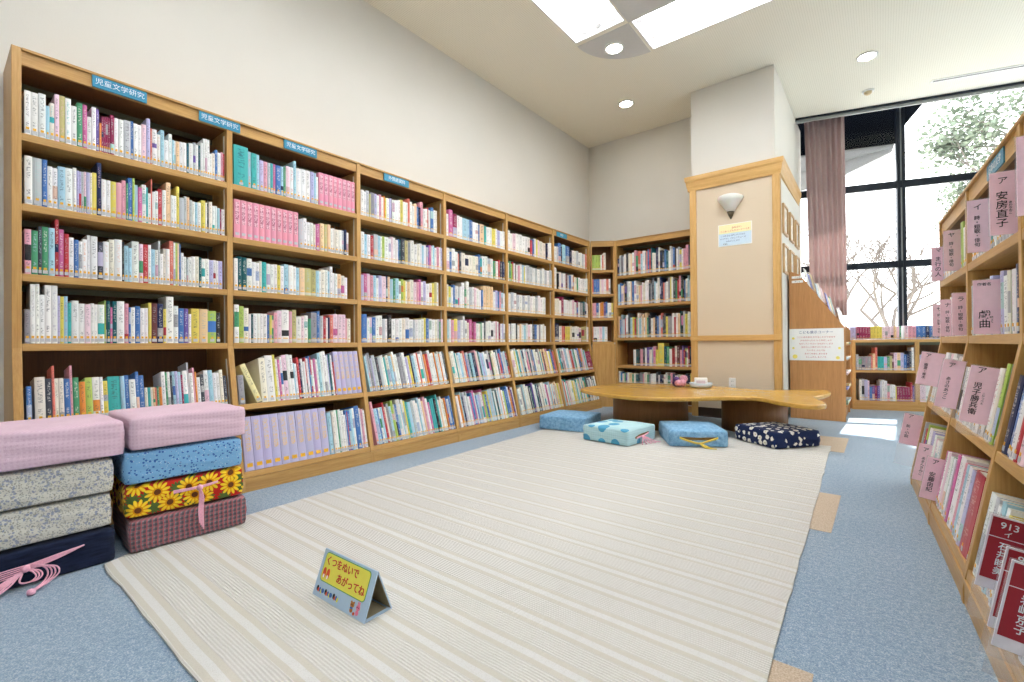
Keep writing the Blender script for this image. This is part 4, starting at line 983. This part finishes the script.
# ------------------------------------------------------------------ rug
ru = MB(); K = 40
c0, c1_, c2_, c3 = V((-2.43, .432, 0)), V((-.215, .436, 0)), V((-.335, 4.63, 0)), V((-2.60, 4.30, 0))
vs = []; rg = random.Random(2); NX, NY = 24, 44
for j in range(NY + 1):
    for i in range(NX + 1):
        fx, fy = i / NX, j / NY
        p_ = c0.lerp(c1_, fx).lerp(c3.lerp(c2_, fx), fy)
        ed = min(1, max(0, (p_.y - .43) / .2)); p_.x -= .09 * ed * ed * (3 - 2 * ed) * max(0, 1 - fx * 6)
        if i in (0, NX): p_.x += rg.uniform(-.004, .004)
        if j == 0: p_.y += rg.uniform(-.004, .004)
        vs.append((p_.x, p_.y, .0105 if 0 < i < NX and 0 < j < NY else .008))
nb = len(vs)
for j in range(NY + 1):
    for i in range(NX + 1): vs.append((vs[j * (NX + 1) + i][0], vs[j * (NX + 1) + i][1], .0015))
fs = [[j * (NX + 1) + i, j * (NX + 1) + i + 1, (j + 1) * (NX + 1) + i + 1, (j + 1) * (NX + 1) + i] for j in range(NY) for i in range(NX)]
fs += [[nb + q for q in f[::-1]] for f in fs]
ring = [i for i in range(NX + 1)] + [j * (NX + 1) + NX for j in range(1, NY + 1)] + [NY * (NX + 1) + i for i in range(NX - 1, -1, -1)] + [j * (NX + 1) for j in range(NY - 1, 0, -1)]
fs += [[ring[k], ring[(k + 1) % len(ring)], nb + ring[(k + 1) % len(ring)], nb + ring[k]] for k in range(len(ring))]
ru.add(vs, fs)
tag(obj('rug', ru, M['rug'], None), 'large cream and white striped woven rug on the blue carpet', 'rug')

# ------------------------------------------------------------------ fish-shaped table
tb = empty('low_table', T(-1.5, 4.8, 0)); tag(tb, 'low fish-shaped wooden table with two drum bases before the pillar', 'table')
fish = [(-2.61, 4.55), (-2.585, 4.85), (-2.48, 5.12), (-2.28, 5.34), (-2.0, 5.48), (-1.75, 5.52), (-1.45, 5.48), (-1.14, 5.38), (-.92, 5.33), (-.78, 5.43), (-.66, 5.56), (-.53, 5.63), (-.43, 5.58), (-.39, 5.42), (-.42, 5.12), (-.47, 4.9),
        (-.42, 4.68), (-.355, 4.48), (-.355, 4.32), (-.44, 4.245), (-.56, 4.28), (-.70, 4.40), (-.87, 4.57), (-1.07, 4.50), (-1.36, 4.22), (-1.6, 4.075), (-1.85, 4.035), (-2.1, 4.09), (-2.35, 4.21), (-2.54, 4.37)]
def smooth_loop(p, k=4):
    out = []; n = len(p)
    for i in range(n):
        a, b_, c, d = (V(p[(i + q) % n]) for q in (-1, 0, 1, 2))
        for s_ in range(k):
            t = s_ / k
            out.append(tuple(.5 * ((2 * b_) + (c - a) * t + (2 * a - 5 * b_ + 4 * c - d) * t * t + (3 * b_ - a - 3 * c + d) * t ** 3)))
    return out
fp = [(x + 1.5, y - 4.8) for x, y in smooth_loop([(x, y) for x, y in fish])][::-1]
obj('table_top', MB().prism(fp, .342, .38), M['wood_table'], tb, bevel=.012)
for (x, y, r_) in ((-1.955, 4.82, .385), (-1.01, 5.14, .295)):
    obj('drum_base', MB().lathe([(.0001, 0), (r_, 0), (r_, .341), (.0001, .341)], 48), M['wood_drum'], tb, T(x + 1.5, y - 4.8, 0), smooth=False)
for o in tb.children:
    if o.name.startswith('drum'): 
        for pl in o.data.polygons: pl.use_smooth = abs(pl.normal.z) < .5
# things on the table
M['clear'] = M['plastic']
M['candy'] = [plain('wrapped_red', (190, 44, 66), .3, .5, .6, 130), plain('wrapped_purple', (96, 60, 130), .3, .5, .6, 130), plain('wrapped_pink', (226, 150, 170), .3, .5, .6, 130)]
bd_ = empty('bead_toy', T(-1.765, 5.20, .3805)); tag(bd_, 'small red and purple toy bundle on the table by the round tray', 'toy')
rg = random.Random(12)
for k in range(9):
    a_ = k * 2.4; r_ = .028 + .008 * (k % 3)
    rr_ = .0 if k == 0 else .045
    o = obj('bead', MB().lathe([(.0001, 0), (r_ * .8, r_ * .4), (r_, r_), (r_ * .8, r_ * 1.6), (.0001, r_ * 2)], 10), M['candy'][k % 3], bd_, T(rr_ * math.cos(a_), rr_ * math.sin(a_), .0 if k < 6 else .045), smooth=True)
ty = empty('round_tray', T(-1.545, 5.23, .3805)); tag(ty, 'round clear plastic tray on the table before the pillar', 'tray')
M['tray'] = plain('pale_tray_plastic', (206, 216, 224), .2, .5, .03)
obj('dish', MB().lathe([(.0001, 0), (.09, 0), (.112, .012), (.118, .05), (.113, .051), (.106, .016), (.088, .005), (.0001, .005)], 36), M['tray'], ty, smooth=True)
cl = empty('paper_box', T(-1.545, 5.23, .3865)); tag(cl, 'small white box with printed face sitting in the round tray', 'box')
obj('box', B((-.066, -.04, 0), (.066, .04, .098)), M['paper'], cl, RZ(.3), bevel=.006)
obj('print', B((-.045, -.0412, .04), (.045, -.0398, .072)), M['leaflet'], cl, RZ(.3))

# ------------------------------------------------------------------ cushions
def cushion_mesh(w, d, h, r=.02, puff=.012, wr_=.003, seedn=0, bul=.006):
    bm = bmesh.new(); bmesh.ops.create_cube(bm, size=2)
    bmesh.ops.subdivide_edges(bm, edges=bm.edges[:], cuts=15, use_grid_fill=True)
    rg = random.Random(seedn); ph = [rg.uniform(0, 6) for _ in range(8)]
    for v in bm.verts:
        x, y, z = v.co
        hx, hy, hz = w / 2, d / 2, h / 2
        p_ = V((x * hx, y * hy, z * hz)); q = V((max(-hx + r, min(hx - r, p_.x)), max(-hy + r, min(hy - r, p_.y)), max(-hz + r, min(hz - r, p_.z))))
        dd = p_ - q
        if dd.length > 1e-9: p_ = q + dd.normalized() * r
        if z > .99: p_.z += puff * (1 - x * x) * (1 - y * y)
        if abs(x) > .99 or abs(y) > .99:
            k = 1 + bul / hx * (1 - z * z); p_.x *= k; p_.y *= k
        nz = math.sin(x * 7 + ph[0] + z * 3) * math.sin(y * 6 + ph[1]) + .6 * math.sin(z * 9 + x * 5 + y * 4 + ph[2])
        if z > -.9:
            p_ += p_.normalized() * nz * wr_
        v.co = p_ + V((0, 0, hz))
    me = bpy.data.meshes.new('cushion'); bm.to_mesh(me); bm.free()
    me.polygons.foreach_set('use_smooth', [True] * len(me.polygons)); return me
def fabric(name, build, rough=.9):
    m, nt, b = newmat(name); g = NT(nt); c = build(g)
    n = g.noise(g.obj(), 500, 2); n2 = g.noise(g.obj((6, 6, 30)), 1.5, 4)
    h = g.math('ADD', g.math('MULTIPLY', n, .3), g.math('MULTIPLY', n2, 1.2))
    g.l(g.bump(h, .35, .008), b.inputs['Normal']); g.l(c, b.inputs['Base Color'])
    b.inputs['Roughness'].default_value = rough; b.inputs['Specular IOR Level'].default_value = .15
    b.inputs['Sheen Weight'].default_value = .1
    return m
def L(c): return s2l(c)
def f_pink(g):
    x, y, z = g.sep(g.obj()); s_ = g.math('MULTIPLY_ADD', g.math('SINE', g.math('MULTIPLY', z, 420)), .5, .5); t_ = g.math('MULTIPLY_ADD', g.math('SINE', g.math('MULTIPLY', g.math('ADD', x, y), 420)), .5, .5)
    return g.mix(g.math('MULTIPLY', g.math('MULTIPLY', s_, t_), .6), L((226, 196, 210)), L((206, 168, 188)))
def f_floral(g):
    v = g.voro(g.obj(), 88); v2 = g.voro(g.obj((1, 1, 1), (.3, .2, .1)), 150); n = g.noise(g.obj(), 20, 4, .65)
    c = g.mix(g.math('LESS_THAN', v2.outputs['Distance'], .36), L((214, 211, 200)), L((172, 172, 166)))
    c = g.mix(g.math('MULTIPLY', g.math('MULTIPLY', g.math('LESS_THAN', v.outputs['Distance'], .44), g.math('GREATER_THAN', n, .49)), .8), c, L((136, 146, 172)))
    v3 = g.voro(g.obj((1, 1, 1), (.7, .1, .4)), 105)
    return g.mix(g.math('MULTIPLY', g.math('LESS_THAN', v3.outputs['Distance'], .28), .7), c, L((150, 146, 128)))
def f_navy(g):
    n = g.noise(g.obj((4, 4, 26)), 4, 5, .65); return g.ramp(n, [(.3, L((16, 22, 40))), (.7, L((36, 46, 74)))])
def f_blue(g):
    v = g.voro(g.obj(), 70); v2 = g.voro(g.obj((1, 1, 1), (.2, .5, .3)), 100)
    c = g.mix(g.math('LESS_THAN', v.outputs['Distance'], .30), L((128, 180, 222)), L((62, 104, 178)))
    return g.mix(g.math('LESS_THAN', v2.outputs['Distance'], .18), c, L((196, 216, 232)))
def f_sun(g):
    x, y, z = g.sep(g.obj()); p2 = g.comb(g.math('ADD', y, g.math('MULTIPLY', x, .6)), z, 0)
    def flowers(scale, R0, loc):
        pv = g.comb(g.math('ADD', g.sep(p2)[0], loc), g.math('ADD', z, loc * .7), 0)
        v = g.n('ShaderNodeTexVoronoi', voronoi_dimensions='2D'); g.l(pv, v.inputs['Vector']); v.inputs['Scale'].default_value = scale; v.inputs['Randomness'].default_value = .75
        px, pz, _ = g.sep(v.outputs['Position']); qx, qz, _ = g.sep(pv)
        dx = g.math('SUBTRACT', qx, px); dz = g.math('SUBTRACT', qz, pz)
        r = g.math('SQRT', g.math('ADD', g.math('MULTIPLY', dx, dx), g.math('MULTIPLY', dz, dz)))
        an = g.math('ARCTAN2', dz, dx); pe = g.math('ABSOLUTE', g.math('SINE', g.math('MULTIPLY', an, 6.0)))
        return r, g.math('LESS_THAN', r, g.math('MULTIPLY', g.math('MULTIPLY_ADD', pe, .42, .58), R0)), pe
    r1, f1, pe1 = flowers(12.0, .046, 0.0); r2, f2, pe2 = flowers(15, .030, .37)
    c = g.mix(f2, L((196, 44, 34)), L((84, 106, 52)))
    pet = g.mix(g.math('MULTIPLY', pe1, g.math('GREATER_THAN', r1, .018)), L((226, 150, 20)), L((250, 216, 52)))
    c = g.mix(f1, c, pet)
    return g.mix(g.math('LESS_THAN', r1, .0125), c, L((104, 60, 30)))
def f_plaid(g):
    x, y, z = g.sep(g.obj()); hh_ = g.math('ADD', x, y); P_ = .019
    def line(co, ph, th): return g.math('GREATER_THAN', g.math('SINE', g.math('MULTIPLY_ADD', co, 2 * PI / P_, ph)), th)
    c = g.mix(line(hh_, 2.2, .1), L((142, 134, 138)), L((104, 97, 103)))
    c = g.mix(g.math('MULTIPLY', line(z, 0, .2), .6), c, L((82, 76, 84)))
    c = g.mix(g.math('MULTIPLY', line(hh_, 0, .72), .8), c, L((178, 94, 102)))
    return g.mix(g.math('MULTIPLY', line(z, 2.6, .75), .6), c, L((168, 92, 100)))
def f_velvet(g):
    n = g.noise(g.obj(), 38, 4, .7); return g.ramp(n, [(.35, L((104, 154, 196))), (.65, L((150, 194, 224)))])
def f_aqua(g):
    x, y, z = g.sep(g.obj()); ck = g.math('MULTIPLY', g.math('GREATER_THAN', g.math('SINE', g.math('MULTIPLY', g.math('ADD', x, y), 340)), .2), .18); ck2 = g.math('MULTIPLY', g.math('GREATER_THAN', g.math('SINE', g.math('MULTIPLY', z, 340)), .2), .18)
    c = g.mix(g.math('ADD', ck, ck2), L((192, 226, 232)), L((134, 186, 196)))
    v = g.voro(g.obj((1, 1, 1), (.05, .12, .03)), 6.6, .6); return g.mix(g.math('LESS_THAN', v.outputs['Distance'], .34), c, L((84, 168, 208)))
def f_daisy(g):
    w = g.obj(); v = g.voro(w, 16.5, .6); d = v.outputs['Distance']
    nz = g.noise(w, 60, 2); dd = g.math('ADD', d, g.math('MULTIPLY', g.math('SUBTRACT', nz, .5), .34))
    c = g.mix(g.math('LESS_THAN', dd, .34), L((26, 40, 80)), L((236, 234, 226)))
    return g.mix(g.math('LESS_THAN', d, .1), c, L((200, 186, 110)))
M.update(cpink=fabric('pink_gingham', f_pink), cfloral=fabric('grey_floral_cotton', f_floral), cnavy=fabric('navy_cotton', f_navy), cblue=fabric('blue_floral_cotton', f_blue),
         csun=fabric('sunflower_print', f_sun), cplaid=fabric('grey_red_plaid', f_plaid), cvelvet=fabric('light_blue_towelling', f_velvet), caqua=fabric('aqua_dot_print', f_aqua), cdaisy=fabric('navy_daisy_print', f_daisy))
M['cord_pink'] = plain('pink_cord', (238, 178, 198), .7, .3, .1, 200)
M['cord_yellow'] = plain('yellow_cord', (226, 202, 96), .7, .3, .1, 200)
M['foam'] = plain('inner_foam', (122, 98, 62), .9, .1, .2, 60)
def cushion(x, y, z, rz, w, d, h, mat, label, seedn, puff=.008, wr_=.003, rx=0, dz=0):
    c = empty('cushion', T(x, y, z) @ RZ(rz) @ RX(rx)); tag(c, label, 'cushion')
    me = cushion_mesh(w, d, h, .013, puff, wr_, seedn, bul=.003); me.materials.append(mat); obj('cover', me, mat, c)
    return c
# stacks: front face looks +x ; local x = depth
CX = -2.458
def stack(y0, specs, x_face, z=.0):
    for (h, mat, lb_, sx, sy, rz, sd) in specs:
        yield cushion(x_face - .21 + sx, y0 + sy, z, rz, .41, .44, h - .004, mat, lb_, sd, .002, .002), z, h
        z += h + .004
sA = list(stack(.256, [(.138, M['cnavy'], 'navy blue cushion with trailing pink cords, bottom of the near stack', .0, .0, 0, 1), (.137, M['cfloral'], 'grey floral cushion in the near stack, directly on the navy one', -.012, -.012, .02, 2),
                       (.138, M['cfloral'], 'grey floral cushion in the near stack, directly under the pink one', -.005, .0, -.02, 3), (.145, M['cpink'], 'pink gingham cushion on top of the near stack', .008, .030, .0, 4)], -2.45))
sB = list(stack(.752, [(.138, M['cplaid'], 'grey and red plaid cushion, bottom of the stack standing on the rug', .006, .0, -.06, 5), (.136, M['csun'], 'red sunflower-print cushion tied with pink cord, second in the rug stack', -.004, -.010, -.06, 6),
                       (.138, M['cblue'], 'blue floral cushion in the rug stack, under the pink one', -.004, -.016, -.05, 7), (.145, M['cpink'], 'pink gingham cushion on top of the stack standing on the rug', .002, -.008, .0, 8)], -2.428, .0115))
# cords on the navy cushion
nav = sA[0][0]
def smooth_path(p, k=4):
    p = [V(q) for q in p]; out = []
    for i in range(len(p) - 1):
        a, b_, c, d = p[max(i - 1, 0)], p[i], p[i + 1], p[min(i + 2, len(p) - 1)]
        for q in range(k):
            t = q / k; out.append(.5 * ((2 * b_) + (c - a) * t + (2 * a - 5 * b_ + 4 * c - d) * t * t + (3 * b_ - a - 3 * c + d) * t ** 3))
    return out + [p[-1]]
def cord(par, pts, r=.004, mat=None):
    pts = smooth_path(pts); obj('tie_cord', MB().tube(pts, r, 6), mat or M['cord_pink'], par, smooth=True)
fx = .214
for k in range(5):
    dz = (k - 2) * .0075
    cord(nav, [(fx + .002, .125, .100), (fx + .008, .05, .085 + dz * .5), (fx + .012, -.02, .074 + dz * .6), (fx + .013, -.06, .068 + dz * .9), (fx + .012, -.13, .062 + dz), (fx + .010, -.215, .054 + dz * 1.3)], .0024)
for k in range(6):
    o_ = (k - 2.5) * .011
    cord(nav, [(fx + .014, -.035, .07), (fx + .022, -.065 + o_ * .4, .052), (fx + .036, -.105 + o_, .030), (fx + .052, -.15 + o_ * 1.4, .012 + .003 * (k % 2)), (fx + .075, -.20 + o_ * 1.5, .005), (fx + .09, -.26 + o_ * 1.3, .004)], .0028)
for k in range(4):
    o_ = k * .009
    cord(nav, [(fx + .014, -.035, .072), (fx + .026 + o_ * .4, -.012 + o_ * .5, .082 - o_ * .3), (fx + .040 + o_ * .6, .012 + o_, .066), (fx + .048 + o_ * .6, .018 + o_, .042), (fx + .056 + o_ * .3, .004 + o_ * .6, .020), (fx + .075, -.018 + o_ * .4, .011), (fx + .098, -.032, .009)], .0027)
for k in range(3):
    o_ = k * .008
    cord(nav, [(fx + .015, -.035, .068), (fx + .030, -.02 + o_, .060), (fx + .044, -.012 + o_, .044), (fx + .046, -.03 + o_, .030), (fx + .036, -.052, .034), (fx + .020, -.044, .058)], .0027)
obj('knot', MB().lathe([(.0001, -.014), (.012, -.008), (.014, 0), (.012, .008), (.0001, .014)], 12), M['cord_pink'], nav, T(fx + .016, -.035, .072), smooth=True)
obj('knot', MB().lathe([(.0001, -.012), (.011, -.007), (.012, 0), (.011, .007), (.0001, .012)], 12), M['cord_pink'], nav, T(fx + .10, -.03, .013), smooth=True)
sun = sB[1][0]; fx = .212
for k in range(3): cord(sun, [(fx + .004, -.06, .086 - k * .005), (fx + .008, .0, .084 - k * .003), (fx + .009, .06, .087 - k * .003), (fx + .005, .11, .092 - k * .002)], .003)
for k in range(4): cord(sun, [(fx + .01, .035, .083), (fx + .018 + .002 * k, .035 + .004 * k, .04), (fx + .022, .03 + .005 * k, -.02), (fx + .024 + .002 * k, .033 + .004 * k, -.075 - .01 * k)], .0032)
obj('knot', MB().lathe([(.0001, -.016), (.011, -.008), (.013, 0), (.011, .008), (.0001, .016)], 12), M['cord_pink'], sun, T(fx + .014, .036, .08), smooth=True)
# cushions by the table ; local x along the near edge
def from_edge(p0, p1, d):
    a_ = math.atan2(p1[1] - p0[1], p1[0] - p0[0]); w = math.hypot(p1[0] - p0[0], p1[1] - p0[1])
    cx = (p0[0] + p1[0]) / 2 - math.sin(a_) * d / 2; cy = (p0[1] + p1[1]) / 2 + math.cos(a_) * d / 2
    return cx, cy, a_, w
def put(p0, p1, d, mat, lb_, sd, z=.0128, h=.134):
    x, y, a_, w = from_edge(p0, p1, d); return cushion(x, y, z, a_, w, d, h, mat, lb_, sd, .014, .0022), w, d, h
k1 = put((-2.715, 3.845), (-2.235, 3.91), .46, M['cvelvet'], 'light blue towelling cushion before the long bookcase, beside the dotted one', 21, h=.138)
k2 = put((-2.095, 3.64), (-1.645, 3.59), .46, M['caqua'], 'pale aqua cushion with large blue dots, between the two light blue cushions', 22)
k3 = put((-1.38, 3.81), (-.985, 4.045), .50, M['cvelvet'], 'light blue cushion with yellow cord across its open front', 23)
k4 = put((-1.03, 4.46), (-.67, 4.185), .44, M['cdaisy'], 'navy cushion with white daisies in front of the table tail', 24)
c, w, d, h = k2
# gathered opening and cord at the near corner side of the dotted cushion (faces +x local)
cord(c, [(w / 2 + .006, -.10, .055), (w / 2 + .012, -.05, .062), (w / 2 + .014, .02, .066), (w / 2 + .01, .09, .074)], .006)
for k in range(5): cord(c, [(w / 2 + .012, -.02, .064), (w / 2 + .025, -.03 + .02 * k, .04), (w / 2 + .035 + .01 * k, -.06 + .035 * k, .012), (w / 2 + .05 + .014 * k, -.08 + .05 * k, .004)], .0045)
obj('opening', MB().prism([(-.12, .05), (.1, .07), (.1, .086), (-.02, .082), (-.12, .066)], w / 2 - .004, w / 2 + .0068, 'x'), M['foam'], c)
c, w, d, h = k3
obj('opening', MB().prism([(-.13, .058), (.13, .058), (.145, .083), (.0, .078), (-.145, .083)], -d / 2 - .0075, -d / 2 + .01, 'y'), M['foam'], c)
for k in range(3): cord(c, [(-.15, -d / 2 - .007, .08 - k * .004), (-.08, -d / 2 - .014, .055 - k * .004), (-.0, -d / 2 - .02, .038 - k * .004), (.07, -d / 2 - .016, .055 - k * .003), (.15, -d / 2 - .007, .082 - k * .004)], .0045, M['cord_yellow'])
for k in range(4): cord(c, [(-.0, -d / 2 - .02, .036), (.02 + k * .01, -d / 2 - .03, .018), (.04 + k * .015, -d / 2 - .045 - k * .005, .004), (.06 + k * .02, -d / 2 - .06 - .006 * k, .003)], .0045, M['cord_yellow'])

# ------------------------------------------------------------------ A-frame sign on the rug
sg = empty('tent_sign', T(-1.405, .886, .011) @ RZ(.025)); tag(sg, 'pale blue folded tent sign with yellow panel standing on the striped rug', 'sign')
M['sg_blue'] = plain('pale_blue_board', (176, 200, 222), .5, .4, .02); M['sg_in'] = plain('grey_board_inside', (150, 140, 112), .8)
M['sg_yellow'] = plain('yellow_panel', (232, 224, 92), .5, .3, .02); M['sg_green'] = plain('green_line', (72, 160, 92), .5)
hb, ht, W2 = .052, .139, .147
tilt = math.atan2(hb, ht); LL = math.hypot(hb, ht)
for s_, nm in ((-1, 'front_board'), (1, 'rear_board')):
    bo = MB(); bo.box((-W2, -.002, 0), (W2, .002, LL), 0)
    fb_ = obj(nm, bo, M['sg_blue'], sg, T(0, s_ * hb, 0) @ RX(s_ * tilt))
    if s_ < 0: front = fb_
obj('base_board', B((-W2, -hb + .003, .0), (W2, hb - .003, .003)), M['sg_blue'], sg)
for s_ in (-1, 1): obj('inner_lining', B((-W2 + .001, min(-s_ * .002, -s_ * .0032), .006), (W2 - .001, max(-s_ * .002, -s_ * .0032), LL - .01)), M['sg_in'], sg, T(0, s_ * hb, 0) @ RX(s_ * tilt))
obj('inner_lining', B((-W2 + .001, -hb + .012, .003), (W2 - .012, hb - .012, .0042)), M['sg_in'], sg)
Fs = T(0, -hb, 0) @ RX(-tilt)
def rrect(w, h, r, k=6):
    out = []
    for cx_, cy_, a0 in ((w - r, h - r, 0), (-w + r, h - r, PI / 2), (-w + r, -h + r, PI), (w - r, -h + r, 1.5 * PI)):
        out += [(cx_ + r * math.cos(a0 + PI / 2 * i / k), cy_ + r * math.sin(a0 + PI / 2 * i / k)) for i in range(k + 1)]
    return out
obj('panel_outline', MB().prism(rrect(.127, .046, .014), -.0028, -.0018, 'y'), M['sg_green'], front, T(-.004, 0, .096))
obj('yellow_panel', MB().prism(rrect(.1245, .0435, .012), -.0034, -.0022, 'y'), M['sg_yellow'], front, T(-.004, 0, .096))
def sw(body, size, x, z, mat): obj('lettering', text_mesh(body, size, mat, depth=.0005, bold=.014), mat, front, T(x, -.0038, z) @ RX(PI / 2))
for dx in (0,):
    sw('くつをぬいで', .031, -.028 + dx, .116, M['ink_red']); sw('あがってね', .031, .036 + dx, .077, M['ink_red'])
def disc(nm, rx, rz, x, z, mat, y=-.0027, t=.0012):
    pts = [(rx * math.cos(2 * PI * i / 20), rz * math.sin(2 * PI * i / 20)) for i in range(20)]
    obj(nm, MB().prism(pts, y - t, y + t * .2, 'y'), mat, front, T(x, 0, z))
M['sg_orange'] = plain('orange_print', (222, 84, 40), .5); M['sg_white'] = plain('white_print', (244, 242, 238), .5); M['sg_brown'] = plain('brown_print', (190, 122, 56), .5); M['sg_pink'] = plain('pink_print', (236, 128, 160), .5)
M['sg_b2'] = plain('blue_print', (66, 110, 180), .5)
for x in (-.113, -.092): disc('shoe_print', .0085, .0165, x, .078, M['sg_orange'], -.0034); disc('shoe_sole', .004, .006, x + .001, .068, M['sg_white'], -.0042)
for i_, x in enumerate((-.12, -.072, -.024)):
    disc('print', .005, .008, x - .006, .026, M['ink_black']); disc('print', .005, .006, x, .022, M['sg_orange']); disc('print', .004, .007, x + .008, .024, M['sg_b2']); disc('print', .004, .007, x + .016, .021, M['sg_yellow'])
for x in (-.096, -.048): disc('print', .008, .007, x, .024, M['sg_b2'])
# two small animal drawings
for bx_, mt_, ears in ((.072, M['sg_brown'], ((-.006, .0035, .0035, .0385), (.006, .0035, .0035, .0385))), (.103, M['sg_pink'], ((-.0035, .0022, .0065, .042), (.0035, .0022, .0065, .042)))):
    disc('drawing', .0095, .008, bx_, .031, mt_); disc('drawing', .0072, .0075, bx_, .0165, mt_)
    for ex, er, eh, ez in ears: disc('drawing', er, eh, bx_ + ex, ez, mt_)
    for ex in (-.0035, .0035): disc('drawing', .0012, .0014, bx_ + ex, .032, M['ink_black'], -.0038)
disc('drawing', .007, .0028, .072, .0225, M['sg_b2'], -.0036); disc('drawing', .005, .0045, .0875, .010, M['sg_orange'])

# ------------------------------------------------------------------ camera, light, world
f_, yaw, pit, rol = 464.976, .6721, .0062, -.0083
fw = V((-math.sin(yaw) * math.cos(pit), math.cos(yaw) * math.cos(pit), math.sin(pit))); rt = V((math.cos(yaw), math.sin(yaw), 0)); up = rt.cross(fw)
r2 = rt * math.cos(rol) + up * math.sin(rol); u2 = -rt * math.sin(rol) + up * math.cos(rol)
cam = bpy.data.cameras.new('camera'); cam.sensor_width = 36; cam.lens = f_ / 1024 * 36; cam.clip_start = .02; cam.clip_end = 200
co = bpy.data.objects.new('camera', cam); link(co)
co.matrix_world = Matrix(((r2.x, u2.x, -fw.x, 0), (r2.y, u2.y, -fw.y, 0), (r2.z, u2.z, -fw.z, .87), (0, 0, 0, 1)))
scene.camera = co
sd_ = V((-.03, -1, -1.04)).normalized()
sun = bpy.data.lights.new('sun', 'SUN'); sun.energy = 20; sun.angle = .01; sun.color = (1, .97, .92)
so = bpy.data.objects.new('sun', sun); link(so); so.rotation_euler = sd_.to_track_quat('-Z', 'Y').to_euler(); so.location = (0, 20, 20)
w = bpy.data.worlds.new('sky'); scene.world = w; w.use_nodes = True
bg = w.node_tree.nodes['Background']; bg.inputs[0].default_value = (.93, .97, 1.0, 1); bg.inputs[1].default_value = 4.6
scene.view_settings.view_transform = 'Standard'; scene.view_settings.look = 'None'; scene.view_settings.gamma = 1; scene.view_settings.use_curve_mapping = False
scene.view_settings.exposure = 0.0
scene.cycles.max_bounces = 8; scene.cycles.diffuse_bounces = 5; scene.cycles.use_denoising = True
